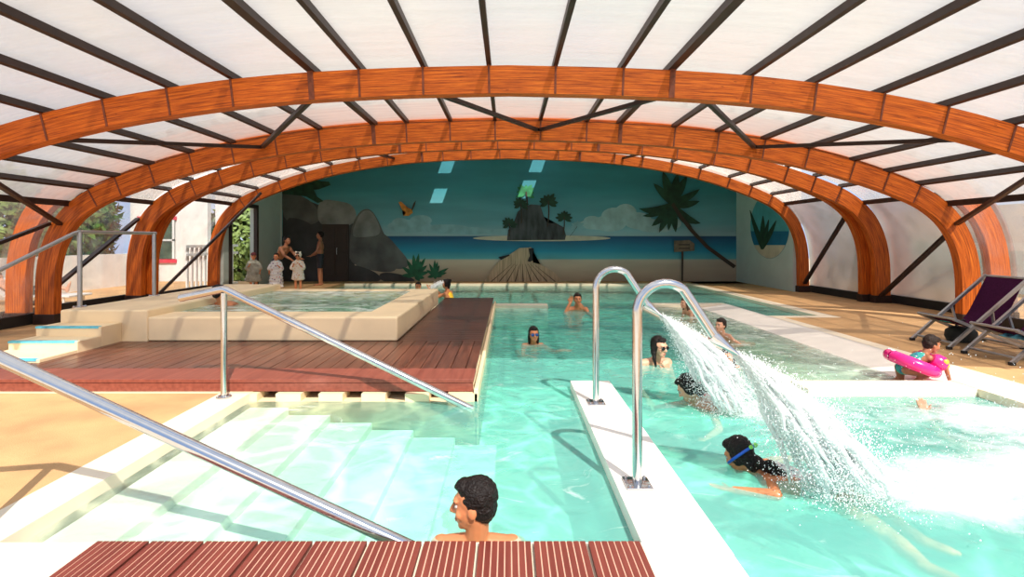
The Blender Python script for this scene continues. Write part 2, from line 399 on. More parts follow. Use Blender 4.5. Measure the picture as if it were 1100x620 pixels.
# wading pool floor and beach strip
wd = MB(); wd.box(2.82, 4.0, 4.95, 10.85, -1.4, -.14); struct('floor_wading_pool', wd, 'basin')
be = MB(); be.prism([(3.55, 4.95, -.14), (3.95, 4.95, -.02), (4.55, 4.95, FZ + .002), (4.55, 4.95, -1.4), (3.55, 4.95, -1.4)], (0, 5.9, 0))
struct('trim_4', be, 'white_coping')
# shallow entry steps in front, descending to the right
st = MB()
for i in range(6): st.box(-2.24, -1.9 + .36 * i, 2.29, 4.52, -1.4, -.05 - .065 * i, .008)
struct('floor_steps', st, 'basin')
# wall with overflow openings under the deck front
ov = MB()
ov.box(-5.4, -.27, 4.52, 4.56, -1.4, 0.0)
ov.box(-5.4, -2.24, 4.52, 4.6, 0.0, FZ)
xs_open = [(P(a, 430, 0).x, P(b, 430, 0).x) for a, b in ((275, 296), (323, 342), (368, 388), (414, 435), (461, 481))]
x = -2.24
for a, b in [(xx * 4.52 / F - VU * 4.52 / F, yy * 4.52 / F - VU * 4.52 / F) for xx, yy in ((276, 296), (323, 342), (368, 388), (414, 435), (461, 481))]:
    ov.box(x, a, 4.52, 4.75, 0, FZ - .004); x = b
ov.box(x, -.27, 4.52, 4.75, 0, FZ - .004)
ov.box(-5.4, -.27, 4.95, 11.05, -1.4, .05); ov.box(-5.4, -.27, 4.56, 4.95, -1.4, -.0)
ov.box(-.30, -.26, 4.52, 11.05, -1.4, FZ + .04, .008)
struct('wall_overflow', ov, 'cream')

# water bodies
def water(name, x0, x1, y0, y1, z0, z1, m, label, cat='water'):
    b = MB(); b.box(x0, x1, y0, y1, z0, z1); o = b.build(name, m); tag(o, label, cat, kind='stuff'); return o
wt = MB()
wpoly = [(-2.24, 2.29), (.585, 2.29), (.585, 4.92), (.955, 4.92), (.955, 1.2), (4.2, 1.2), (4.2, 4.66), (2.68, 4.66), (2.68, 11.05), (4.55, 11.05), (4.55, 9.15), (5.45, 9.15), (5.45, 15.9), (-5.0, 15.9), (-5.0, 11.05), (-.26, 11.05), (-.26, 4.52), (-2.24, 4.52)]
wt.prism([(x, y, WD) for x, y in wpoly], (0, 0, -WD))
bmesh.ops.triangulate(wt.bm, faces=wt.bm.faces[:])
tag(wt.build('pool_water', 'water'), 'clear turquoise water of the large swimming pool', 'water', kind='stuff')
wp = MB(); wp.prism([(2.83, 4.955, -.137), (3.56, 4.955, -.137), (3.98, 4.955, 0), (2.83, 4.955, 0)], (0, 5.89, 0))
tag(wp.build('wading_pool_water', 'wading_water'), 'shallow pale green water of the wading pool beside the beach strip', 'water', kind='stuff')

# ------------------------------------------------------------------ wooden deck
DZ = .178
dk = empty('wooden_deck', (-2.6, 4.57, .05), 'long dark red wooden deck below the raised hot tub', 'deck')
b = MB(); x = -5.3
while x < -.32:
    b.box(x, min(x + .138, -.31), 4.97, 6.3 if x > -5.0 else 6.3, DZ - .03, DZ, .003); x += .144
b2 = MB(); y = 6.304
while y < 11.02:
    b2.box(-1.335, -.31, y, min(y + .138, 11.04), DZ - .03, DZ, .003); y += .144
b.build('front_boards', 'deck', dk); 
M['deck_x'] = deckmat('deck_cross_boards', (.065, .017, .010), (.16, .050, .030), 'Y', .028, .28)
b2.build('side_boards', 'deck_x', dk)
b = MB(); b.box(-7, -.305, 4.57, 4.965, DZ - .03, DZ + .001, .004); b.build('border_board', 'deck_red', dk)
b = MB(); b.box(-7, -.31, 4.575, 4.60, FZ + .002, DZ - .034, .002); b.build('fascia_board', 'deck_red', dk)
b = MB(); b.box(-4.6, -.34, 4.75, 6.28, .055, DZ - .032); b.build('joist_frame', 'black', dk)

# ------------------------------------------------------------------ raised hot tub with steps
tub = empty('hot_tub', (-3, 6.3, DZ), 'raised cream rectangular hot tub standing on the deck', 'hot tub')
RZ = .47
b = MB()
b.box(-4.36, -1.34, 6.3, 6.8, DZ, RZ, .02); b.box(-1.8, -1.34, 6.75, 9.75, DZ, RZ, .02); b.box(-4.6, -1.34, 9.7, 10.0, DZ, RZ - .005, .02)
b.box(-5.42, -4.36, 6.3, 10.0, .05, .555, .02)
b.build('surround', 'cream', tub)
b = MB(); b.box(-4.4, -1.75, 6.75, 9.75, .055, .16); b.build('basin', 'basin', tub)
tw = MB(); tw.box(-4.36, -1.8, 6.8, 9.7, .16, .452)
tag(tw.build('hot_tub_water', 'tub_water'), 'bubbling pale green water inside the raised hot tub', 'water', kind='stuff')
for i, (y0, z1) in enumerate(((5.19, .212), (5.65, .30), (5.98, .405))):
    sp_ = MB(); sp_.box(-5.42, -4.67, y0, (5.65, 5.98, 6.3)[i], .05, z1, .006); s_ = sp_.build('step', 'cream', tub)
    sp_ = MB(); sp_.box(-5.42, -4.70, y0 - .006, y0 + .05, z1 - .018, z1 + .004); tag(sp_.build('nosing_strip', 'blue_nosing', s_), 'pale blue nosing strip')

# ------------------------------------------------------------------ red slatted walkway in front
wk = empty('wooden_grating', (-.8, 2.0, FZ + .002), 'reddish grooved wooden grating on the pool edge in front', 'grating')
pitch = .2365; x0 = (105 - VU) * 2.262 / F
for i in range(10):
    a = x0 + i * pitch; bd = MB()
    wdt = pitch - .014; n = 8; gw = .006; lw = (wdt - gw * (n - 1)) / n
    bd.box(a, a + wdt, 1.7, 2.262, FZ + .004, FZ + .020)
    for k in range(n): bd.box(a + k * (lw + gw), a + k * (lw + gw) + lw, 1.7, 2.262, FZ + .018, FZ + .024)
    o = bd.build('board', 'grate_red', wk)
    gr = MB()
    for k in range(n - 1): gr.box(a + k * (lw + gw) + lw, a + (k + 1) * (lw + gw), 1.701, 2.261, FZ + .0195, FZ + .0215)
    gr.build('groove', 'pale_groove', o)

# ------------------------------------------------------------------ timber arches and roof
BASE = [(0, 2.98), (1.45, 2.95), (2.87, 2.855), (4.2, 2.65), (5.0, 2.46), (5.6, 2.28), (6.1, 2.10), (6.5, 1.93), (6.85, 1.66), (7.05, 1.30), (7.14, .9), (7.15, .4), (7.15, 0)]
def profile(sx, sz):
    p = smoothpath([(x * sx, 0, z * sz) for x, z in BASE], 3)
    left = [Vector((-q.x, q.z)) for q in reversed(p)]
    return left[:-1] + [Vector((q.x, q.z)) for q in p]
def offset(pl, d):
    out = []
    for i, p in enumerate(pl):
        t = (pl[min(i + 1, len(pl) - 1)] - pl[max(i - 1, 0)]).normalized()
        out.append(p + Vector((-t.y, t.x)) * d)
    return out
def arch(sx, sz, y, th, dep, label):
    pl = profile(sx, sz); pl[0].y = pl[-1].y = -.02
    o_ = offset(pl, dep); bm = bmesh.new(); uvl = bm.loops.layers.uv.new('UVMap')
    s = 0; S = [0]
    for a, b in zip(pl[:-1], pl[1:]): s += (b - a).length; S.append(s)
    vv = []
    for p, q in zip(pl, o_):
        vv.append([bm.verts.new((p.x, y, p.y)), bm.verts.new((q.x, y, q.y)), bm.verts.new((q.x, y + th, q.y)), bm.verts.new((p.x, y + th, p.y))])
    V = [0, dep, dep + th, 2 * dep + th, 2 * dep + 2 * th]
    for i in range(len(pl) - 1):
        for k in range(4):
            f = bm.faces.new([vv[i][k], vv[i][(k + 1) % 4], vv[i + 1][(k + 1) % 4], vv[i + 1][k]])
            for lp, uvc in zip(f.loops, [(S[i], V[k]), (S[i], V[k + 1]), (S[i + 1], V[k + 1]), (S[i + 1], V[k])]): lp[uvl].uv = (uvc[0] + y, uvc[1])
    bm.faces.new(vv[0]); bm.faces.new(list(reversed(vv[-1])))
    bmesh.ops.recalc_face_normals(bm, faces=bm.faces[:])
    me = bpy.data.meshes.new('timber_arch'); 
    for v in bm.verts: v.co -= Vector((0, y, FZ))
    bm.to_mesh(me); bm.free(); me.materials.append(M['glulam'])
    o = bpy.data.objects.new('timber_arch', me); COL.objects.link(o); o.location = (0, y, FZ)
    tag(o, label, 'arch', 'laminated timber arches carrying the roof')
    # steel shoes
    for sg in (-1, 1):
        x = sg * (7.15 * sx + dep / 2); mb = MB(); mb.box(x - dep / 2 - .02, x + dep / 2 + .02, y - .015, y + th + .015, FZ, FZ + .16, .004)
        mb.build('foot_bracket', 'dark_metal', o)
    return o, pl, o_
PX = [-6.62, -6.2, -5.66, -5.03, -4.37, -3.68, -2.99, -2.13, -1.61, -.92, -.21, .51, 1.24, 1.77, 2.63, 3.32, 4.05, 4.74, 5.46, 6.0, 6.5]
def zat(pl, x):
    for a, b in zip(pl[:-1], pl[1:]):
        if a.x <= x <= b.x and b.x - a.x > 1e-6:
            t = (x - a.x) / (b.x - a.x); return a.lerp(b, t), (b - a).normalized()
    return None
def roof_section(name, sx, sz, y0, y1, dep, archs):
    pl = profile(sx, sz); op = offset(pl, dep + .015); sk = offset(pl, dep + .085); sk2 = offset(pl, dep + .105)
    root = empty(name, (0, y0, 2.0), kind='structure')
    zsplit = 1.98 * sz
    def sheet(nm, m, test):
        b = MB()
        idx = [i for i in range(len(sk)) if test(sk[i])]
        rows = [[b.bm.verts.new((q.x, yy, q.y)) for q in (sk[i], sk2[i]) for yy in (y0, y1)] for i in idx]
        for a, c in zip(rows[:-1], rows[1:]):
            b.face([a[0], a[1], c[1], c[0]]); b.face([a[2], a[3], c[3], c[2]]); b.face([a[0], a[2], c[2], c[0]]); b.face([a[1], a[3], c[3], c[1]])
        return b.build(nm, m, root, smooth='auto')
    sheet('roof_sheet', 'roof_sheet' if sx == 1 else 'roof_sheet_clear', lambda q: q.y > zsplit - .02)
    for px in PX:
        r_ = zat(op, px * sx * 1.0)
        if not r_: continue
        p, t = r_; nrm = Vector((-t.y, t.x)); wdt = .085 if abs(px) in (2.13, 1.77) else .05
        b = MB(); b.bar((p.x + nrm.x * .035, y0, p.y + nrm.y * .035), (p.x + nrm.x * .035, y1, p.y + nrm.y * .035), wdt, .075, up=(nrm.x, 0, nrm.y))
        b.build('purlin', 'dark_metal', root)
        for ya, ao in archs:                    # thin dark bar drawing the streak down the arch face under each purlin
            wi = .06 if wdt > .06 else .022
            b = MB(); q0 = p - nrm * (dep + .012); b.bar((q0.x, ya - .003, q0.y), (p.x, ya - .003, p.y), wi, .006, up=(0, 1, 0)); b.build('face_streak', 'strap', ao)
    for sg in (-1, 1):                          # eaves rail and base rail
        q = [v for v in op if v.x * sg > 0 and abs(v.y - zsplit) < .25]
        q = min(q, key=lambda v: abs(v.y - zsplit))
        b = MB(); b.bar((q.x, y0, q.y), (q.x, y1, q.y), .07, .09); b.build('eaves_rail', 'dark_metal', root)
        wall = MB(); idx = [i for i in range(len(sk)) if sk[i].x * sg > 0 and sk[i].y <= zsplit + .05]
        rows = [[wall.bm.verts.new((k.x, yy, max(k.y, FZ + .12))) for k in (sk[i], sk2[i]) for yy in (y0, y1)] for i in idx]
        for a, c in zip(rows[:-1], rows[1:]):
            wall.face([a[0], a[1], c[1], c[0]]); wall.face([a[2], a[3], c[3], c[2]])
        o = wall.build('wall_left' if sg < 0 else 'wall_right', 'clear_sheet' if sg < 0 or sx == 1 else 'side_sheet', None, smooth='auto'); o['kind'] = 'structure'
        xb = sg * (7.15 * sx + dep + .09)
        b = MB(); b.box(xb - .04, xb + .04, y0, y1, FZ, FZ + .17); o = b.build('baseboard_left' if sg < 0 else 'baseboard_right', 'black'); o['kind'] = 'structure'
    return root, pl, op
YA, YB, YB2, YC, YC2, YD = 5.6, 8.2, 8.36, 11.0, 11.22, 13.3
S1 = (1, 1); S2 = (1.084, 1.117); S3 = (1.039, 1.168)
aA = arch(*S1, YA, .14, .30, 'nearest laminated timber arch, spanning the top of the photo')
aB = arch(*S1, YB, .14, .30, 'timber arch ending the near roof section, second from the viewer, framing the steps')
arch(*S2, YB2, .14, .32, 'wider timber arch just outside the near roof section, only its legs showing')
aC = arch(*S2, YC, .14, .32, 'timber arch landing right of the far wading pool edge, outer of the close pair')
arch(1.066, 1.15, YC2, .14, .26, 'timber arch tucked just behind the close pair, inner brightly lit leg')
aD = arch(*S3, YD, .14, .25, 'farthest timber arch, framing the painted beach wall')
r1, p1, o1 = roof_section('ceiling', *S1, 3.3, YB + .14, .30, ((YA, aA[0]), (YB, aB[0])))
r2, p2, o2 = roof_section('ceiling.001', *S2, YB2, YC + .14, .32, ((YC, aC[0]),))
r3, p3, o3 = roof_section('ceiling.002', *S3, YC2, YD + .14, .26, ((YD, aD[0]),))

# wind braces
def brace(root, a, b, wdt=.06):
    mb = MB(); mb.bar(a, b, wdt, .05); mb.build('wind_brace', 'dark_metal', root)
def onarch(pl, x, y, up=.16):
    p, t = zat(pl, x); n = Vector((-t.y, t.x)); p = p + n * up; return (p.x, y, p.y)
brace(r1, onarch(p1, .45, YB - .02), onarch(p1, -1.05, YA + .16)); brace(r1, onarch(p1, .5, YB - .02), onarch(p1, 2.0, YA + .16))
for sg in (-1, 1):
    brace(r1, onarch(p1, sg * 3.83, YB - .02), onarch(p1, sg * 2.05, YA + .16)); brace(r1, onarch(p1, sg * 3.85, YB - .02), onarch(p1, sg * 5.3, YA + .16))
    brace(r1, onarch(p1, sg * 6.9, YB - .02), onarch(p1, sg * 6.0, YA + .16)); 
brace(r1, (-7.2, YB - .02, 1.66), (-7.25, YA + .16, .75))
brace(r2, (-7.80, YC - .02, 1.85), (-7.75, YB2 + .16, .35), .085); brace(r2, (7.45, YB2 + .16, 1.75), (7.85, YC - .02, .22), .085)
brace(r3, onarch(p3, -6.15, YD - .3, .05), (-7.6, YC2 + .16, .25), .085); brace(r3, (7.35, YC2 + .16, 1.9), (7.55, YD - .02, .3), .085)
for sg in (-1, 1):
    brace(r3, onarch(p3, sg * 2.9, YD - .02), onarch(p3, sg * 3.4, YC2 + .16), .06)

# ------------------------------------------------------------------ back room
YW = 16.8; WX = 7.35
b = MB(); b.box(-WX - .2, WX + .2, YW, YW + .2, -.2, 5.0); struct('wall_back', b, 'grey_wall')
b = MB(); b.box(WX, WX + .18, YD + .16, YW, -.2, 5.0); struct('wall_right_inner', b, 'grey_wall')
b = MB(); b.box(-WX - .18, -WX, 15.2, YW, -.2, 5.0); b.box(-WX - .18, -WX, YD + .16, 15.2, 2.35, 5.0); b.box(-WX - .18, -WX, YD + .16, 13.75, -.2, 2.35)
struct('wall_left_inner', b, 'grey_wall')
b = MB()       # gable over the last arch
op = offset(p3, .25); top = [(q.x, YD + .15, q.y) for q in op if abs(q.x) < 7.6 and q.y > 1.5]
b.bm.verts.ensure_lookup_table()
va = [b.bm.verts.new(t) for t in top]; vb = [b.bm.verts.new((t[0], t[1], 5.0)) for t in top]
for i in range(len(top) - 1): b.face([va[i], va[i + 1], vb[i + 1], vb[i]])
struct('wall_gable', b, 'white_wall')
b = MB()       # ceiling of the back room with two skylights, one of two panes
ZC = 4.25
def wall2ceil(u, v):                         # the opening that lets the sun onto the wall at (u, v)
    p = Q(u, v, YW); d = SUN; t = (ZC - p.z) / d.z; q = p + d * t; return q.x, q.y
h = []
for (u0, v0, u1, v1) in ((474, 170, 486, 187), (464, 203, 478, 219), (569, 168, 586, 186), (557, 194, 575, 214)):
    xa, ya = wall2ceil(u0, v0); xb, yb = wall2ceil(u1, v1); xa2, _ = wall2ceil((u0 + u1) / 2 - 7, (v0 + v1) / 2)
    h.append((xa2, xa2 + .42, min(ya, yb), max(ya, yb)))
xsplit = sorted({-WX, WX, *[q for r_ in h for q in r_[:2]]}); ysplit = sorted({YD + .16, YW, *[q for r_ in h for q in r_[2:]]})
for xa, xb in zip(xsplit[:-1], xsplit[1:]):
    for ya, yb in zip(ysplit[:-1], ysplit[1:]):
        xm, ym = (xa + xb) / 2, (ya + yb) / 2
        if any(r_[0] < xm < r_[1] and r_[2] < ym < r_[3] for r_ in h): continue
        b.box(xa, xb, ya, yb, ZC, ZC + .02)
struct('ceiling_back_room', b, 'grey_wall')
# ------------------------------------------------------------------ painted mural on the back wall
def MW(u, v, off=0.0): p = Q(u, v, YW - .004 - off); return p
def mural_base():
    m, nt, out = newmat('mural_paint')
    b = N(nt, 'ShaderNodeBsdfPrincipled'); b.inputs['Roughness'].default_value = .65
    g = N(nt, 'ShaderNodeNewGeometry'); sp = N(nt, 'ShaderNodeSeparateXYZ'); L(nt, g.outputs['Position'], sp.inputs[0])
    nz = N(nt, 'ShaderNodeTexNoise'); nz.inputs['Scale'].default_value = 1.2; nz.inputs['Detail'].default_value = 5
    mp = N(nt, 'ShaderNodeMapping'); mp.inputs['Scale'].default_value = (.35, 1, 2.2); L(nt, g.outputs['Position'], mp.inputs['Vector']); L(nt, mp.outputs[0], nz.inputs['Vector'])
    # wobble only in the sand
    mr = N(nt, 'ShaderNodeMapRange'); mr.inputs['From Min'].default_value = 0; mr.inputs['From Max'].default_value = 4.2
    L(nt, sp.outputs['Z'], mr.inputs['Value'])
    def zz(v): return Q(0, v, YW).z / 4.2
    r = ramp(nt, [(0, (.42, .33, .22)), (zz(292), (.52, .43, .30)), (zz(279.5), (.62, .55, .42)), (zz(278), (.12, .48, .52)), (zz(270), (.02, .30, .45)), (zz(256), (.008, .10, .22)),
                  (zz(254), (.008, .08, .18)), (zz(253.4), (.34, .52, .56)), (zz(240), (.16, .42, .48)), (zz(205), (.045, .27, .33)), (1, (.03, .21, .27))])
    L(nt, mr.outputs[0], r.inputs['Fac'])
    r2 = ramp(nt, [(.3, (.86, .86, .86)), (.7, (1.1, 1.1, 1.1))]); L(nt, nz.outputs['Fac'], r2.inputs['Fac'])
    mm = N(nt, 'ShaderNodeMix', data_type='RGBA', blend_type='MULTIPLY'); mm.inputs['Factor'].default_value = 1
    L(nt, r.outputs['Color'], mm.inputs['A']); L(nt, r2.outputs['Color'], mm.inputs['B'])
    L(nt, mm.outputs['Result'], b.inputs['Base Color']); L(nt, b.outputs[0], out.inputs['Surface'])
    return m
M['mural'] = mural_base()
def paint(name, col, var=.25, scale=3, stretch=None):
    M[name] = mat(name, col, .7, var=var, scale=scale, stretch=stretch); return name
paint('p_rock_light', (.22, .23, .22), .45, 1.6); paint('p_rock_mid', (.11, .115, .11), .45, 1.6); paint('p_rock_dark', (.045, .048, .048), .5, 1.6)
paint('p_green_dark', (.012, .05, .025), .5, 6); paint('p_green', (.015, .13, .06), .5, 6); paint('p_island_green', (.03, .22, .09), .6, 5)
paint('p_sand', (.62, .56, .42), .12); paint('p_cloud', (.36, .52, .53), .2, 3); paint('p_cloud2', (.26, .47, .51), .2, 3)
paint('p_pier', (.52, .40, .26), .3, 3, (8, 1, .6)); paint('p_wood', (.05, .03, .02), .3); paint('p_black', (.01, .012, .014), .3)
paint('p_sign', (.20, .15, .10), .35, 6); paint('p_bird', (.62, .22, .03), .4, 8); paint('p_islandrock', (.05, .052, .055), .8, 2.2, (2.5, 1, .7)); paint('p_pale', (.65, .72, .7), .2)
mural = empty('mural', (0, YW - .01, 0), 'wide painted beach mural of sea, island, palm and boulders on the end wall', 'mural')
b = MB(); b.box(MW(303, 0).x, WX - .005, YW - .006, YW - .001, .0, 4.24); b.build('painted_seascape', 'mural', mural)
LAY = [0]
def mp_poly(name, pts, m, parent=mural, build=True, b=None):
    LAY[0] += 1; off = .004 + LAY[0] * .0007
    bb = b or MB()
    ps = [MW(u, v, off) for u, v in pts]
    vs_ = [bb.bm.verts.new(p) for p in ps]; bb.face(vs_)
    if build:
        bmesh.ops.triangulate(bb.bm, faces=bb.bm.faces[:])
        return bb.build(name, m, parent, fix=False)
def Z5(pts): return [(200 + x / 3.647, 170 + y / 3.647) for x, y in pts]
def Z6(pts): return [(480 + x / 3.4375, 160 + y / 3.4375) for x, y in pts]
def roundpoly(pts, it=2):
    for _ in range(it):
        q = []
        for i in range(len(pts)):
            a, b_ = pts[i], pts[(i + 1) % len(pts)]
            q += [(a[0] * .75 + b_[0] * .25, a[1] * .75 + b_[1] * .25), (a[0] * .25 + b_[0] * .75, a[1] * .25 + b_[1] * .75)]
        pts = q
    return pts
def blobs(name, centres, m):
    bb = MB()
    for cx, cy, rx, ry in centres:
        mp_poly('x', [(cx + rx * math.cos(a * PI / 9), cy + ry * math.sin(a * PI / 9)) for a in range(18)], m, None, False, bb)
    return bb.build(name, m, mural, fix=False)
cl = [(645, 241, 24, 6), (660, 232, 14, 9), (672, 229, 12, 10), (655, 240, 18, 9), (684, 236, 16, 8), (694, 241, 22, 6), (636, 237, 9, 5), (705, 245, 20, 5), (720, 240, 12, 7)]
blobs('painted_cloud', cl, 'p_cloud')
blobs('painted_cloud', [(440, 243, 24, 7), (452, 237, 12, 6), (430, 239, 9, 5), (480, 246, 26, 5), (505, 248, 20, 4), (590, 248, 18, 4), (540, 249, 22, 3)], 'p_cloud2')
mp_poly('painted_rock', Z5([(378, 150), (440, 150), (560, 200), (660, 260), (660, 492), (378, 492)]), 'p_rock_dark')
mp_poly('painted_rock', roundpoly(Z5([(376, 95), (430, 138), (495, 170), (530, 225), (510, 262), (376, 262)])), 'p_rock_mid')
mp_poly('painted_rock', roundpoly(Z5([(512, 190), (535, 160), (600, 168), (650, 180), (672, 225), (645, 270), (520, 270)])), 'p_rock_light')
mp_poly('painted_rock', roundpoly(Z5([(376, 232), (450, 236), (515, 275), (535, 330), (540, 500), (376, 500)])), 'p_rock_dark')
mp_poly('painted_rock', roundpoly(Z5([(745, 280), (790, 305), (830, 350), (880, 410), (850, 440), (760, 420)])), 'p_rock_mid')
mp_poly('painted_rock', roundpoly(Z5([(640, 340), (648, 262), (680, 205), (720, 195), (752, 240), (775, 300), (825, 372), (838, 420), (800, 455), (640, 420)])), 'p_rock_mid')
mp_poly('painted_rock_face', roundpoly(Z5([(655, 270), (684, 210), (720, 200), (748, 240), (768, 300), (700, 310), (650, 310)])), 'p_rock_light')
mp_poly('painted_rock', roundpoly(Z5([(636, 415), (690, 425), (750, 450), (770, 480), (700, 492), (636, 488)])), 'p_rock_dark')
mp_poly('painted_rock', roundpoly(Z5([(750, 452), (800, 446), (890, 468), (898, 488), (770, 490)])), 'p_rock_dark')
mp_poly('painted_shrub', Z5([(376, 118), (400, 95), (440, 82), (500, 84), (530, 90), (560, 92), (566, 105), (520, 122), (500, 124), (512, 150), (538, 168), (515, 176), (470, 150), (430, 145), (376, 140)]), 'p_green_dark')
def leaf(bb, u0, v0, u1, v1, wd, droop=0):
    pts_l, pts_r = [], []; n = 7
    dx, dy = u1 - u0, v1 - v0; l = math.hypot(dx, dy); nx, ny = -dy / l, dx / l
    for i in range(n + 1):
        t = i / n; x = u0 + dx * t; y = v0 + dy * t + droop * (t * t - t) * l; ww = wd * math.sin(PI * min(1, .12 + t * .88)) ** .8
        pts_l.append((x + nx * ww, y + ny * ww)); pts_r.append((x - nx * ww, y - ny * ww))
    mp_poly('x', pts_l + list(reversed(pts_r)), None, None, False, bb)
def agave(cx, cy, ends, wd, name='painted_agave'):
    bb = MB()
    for u, v in ends: leaf(bb, cx, cy, u, v, wd)
    return bb.build(name, 'p_green', mural, fix=False)
agave(446, 296, [(432, 287), (431, 296), (437, 279), (444, 273), (450, 272), (457, 277), (459, 285), (461, 292), (456, 299), (451, 302), (437, 292), (452, 280)], 2.3)
agave(467, 296, [(458, 290), (461, 283), (467, 279), (472, 285), (482, 288), (480, 293), (475, 297), (468, 300), (459, 298), (470, 281)], 1.7)
mp_poly('painted_islet', [(VU - 0 + 560 - 546 + dx * 74 - 0 + 10 + 12, 256 + 0 + 3.2 * dy) for dx, dy in [(math.cos(a * PI / 16), math.sin(a * PI / 16)) for a in range(32)]], 'p_sand')
mp_poly('painted_island_rock', Z6([(222, 338), (226, 300), (248, 272), (262, 232), (285, 212), (312, 205), (345, 208), (358, 250), (372, 275), (400, 274), (432, 290), (440, 320), (436, 336)]), 'p_islandrock')
def palm(cx, cy, r, m, trunk=None, n=9, name='painted_palm', fr=.22):
    bb = MB(); random.seed(int(cx * 7 + cy))
    for i in range(n):
        a = -PI * 1.15 + (PI * 1.3) * i / (n - 1) + random.uniform(-.1, .1)
        rr = r * random.uniform(.8, 1.1)
        leaf(bb, cx, cy, cx + rr * math.cos(a), cy + rr * math.sin(a) * .95 + r * .12, r * fr, -.25)
    o = bb.build(name, m, mural, fix=False)
    if trunk:
        bt = MB(); x0_, y0_, x1_, y1_, wd = trunk
        pts = smoothpath([(x0_, 0, y0_), ((x0_ + x1_) / 2 + (y1_ - y0_) * .04, 0, (y0_ + y1_) / 2), (x1_, 0, y1_)], 2)
        lft = [(p.x - wd * .4, p.z + wd * .3) for p in pts]; rgt = [(p.x + wd * .6, p.z - wd * .3) for p in reversed(pts)]
        mp_poly('x', lft + rgt, None, None, False, bt); bt.build('trunk', 'p_wood', o, fix=False)
    return o
palm(565, 206, 11, 'p_island_green', (565, 206, 566, 226, 1.4))
palm(559, 219, 9, 'p_green_dark', (559, 219, 560, 240, 1.4)); palm(589, 216, 11, 'p_green_dark', (589, 216, 588, 244, 1.4))
palm(606, 233, 9, 'p_green_dark', (606, 233, 605, 252, 1.2)); palm(547, 240, 9, 'p_green_dark', (547, 240, 547, 254, 1.2)); palm(620, 243, 8, 'p_cloud2', (620, 243, 612, 254, .8))
mp_poly('painted_pier', Z6([(130, 500), (185, 422), (268, 366), (312, 364), (318, 420), (345, 426), (395, 455), (440, 500)]), 'p_pier')
bb = MB()
for i in range(9):
    t = i / 8; mp_poly('x', Z6([(150 + 260 * t, 500), (152 + 260 * t + 3, 500), (240 + 80 * t, 425), (239 + 80 * t, 425)]), None, None, False, bb)
bb.build('painted_pier_gaps', 'p_wood', mural, fix=False)
mp_poly('painted_pier_post', Z6([(302, 368), (320, 366), (322, 380), (316, 385), (318, 412), (306, 418), (298, 414), (306, 395)]), 'p_black')
mp_poly('painted_pier_post', Z6([(190, 400), (230, 390), (232, 394), (200, 410)]), 'p_black')
# big palm
bb = MB()
for u1, v1, wd, dr in ((686, 224, 5, -.5), (700, 243, 5, -.3), (702, 197, 5, .1), (712, 184, 6, .1), (728, 186, 6, 0), (738, 189, 6, 0), (752, 203, 5, -.2), (752, 216, 5, -.3), (753, 240, 5, -.5), (744, 246, 4, -.2), (708, 250, 5, -.1), (726, 250, 5, 0), (718, 248, 4, 0), (690, 232, 4, -.4)):
    leaf(bb, 722, 219, u1, v1, wd * .8, dr)
pm = bb.build('painted_palm', 'p_green_dark', mural, fix=False)
bt = MB(); tp_ = [(722, 219), (731, 233), (742, 247), (760, 266), (789, 287)]
mp_poly('x', [(a - 1, c_ + 1.4) for a, c_ in tp_] + [(a + 1.6, c_ - 1.6) for a, c_ in reversed(tp_)], None, None, False, bt); bt.build('trunk', 'p_wood', pm, fix=False)
mp_poly('painted_sign_post', [(732, 270), (734.4, 270), (733.6, 302), (732, 302)], 'p_wood')
sg_ = mp_poly('painted_sign', [(724, 258.5), (741, 258), (746, 262), (746, 269.5), (724, 271)], 'p_sign')
bb = MB()
for (u0, u1, v) in ((729, 741, 262.3), (729, 741, 266.3)): mp_poly('x', [(u0, v), (u1, v), (u1, v + 1.2), (u0, v + 1.2)], None, None, False, bb)
bb.build('faded_lines', 'p_wood', sg_, fix=False)
mp_poly('painted_bird', Z5([(832, 172), (842, 170), (870, 195), (882, 200), (890, 178), (900, 165), (896, 185), (886, 205), (888, 214), (872, 226), (850, 226), (862, 214), (845, 200)]), 'p_bird')
mp_poly('painted_bird_wing', Z5([(882, 200), (890, 178), (900, 165), (896, 185), (886, 205)]), 'p_wood')

# painted porthole on the right inner wall
ph = empty('porthole_picture', (WX - .006, 14.8, 1.7), 'painted oval porthole with a dark sea plant on the right inner wall', 'painting')
def RWp(u, v, off): y = (WX - off) * F / (u - VU); return Vector((WX - off, y, CH - (v - VV) * y / F))
b = MB()
cu, cv = 827, 243
def ov_(scale, lo=-1, hi=2): return [RWp(cu + 21 * scale * math.cos(a * PI / 20), cv + 35 * scale * math.sin(a * PI / 20), .006) for a in range(40) if lo <= math.sin(a * PI / 20) <= hi]
bb = MB(); bb.face([bb.bm.verts.new(p) for p in ov_(1)]); 
paint('p_port_sky', (.10, .42, .48), .15); paint('p_port_sea', (.01, .16, .30), .15)
bb.build('painted_sky', 'p_port_sky', ph, fix=False)
def shift(ps, d): return [p - Vector((d, 0, 0)) for p in ps]
bb = MB(); bb.face([bb.bm.verts.new(p) for p in shift(ov_(.995, .1), .002)]); bb.build('painted_sea', 'p_port_sea', ph, fix=False)
bb = MB(); bb.face([bb.bm.verts.new(p) for p in shift(ov_(.99, .52), .004)]); bb.build('painted_sand', 'p_sand', ph, fix=False)
bb = MB()
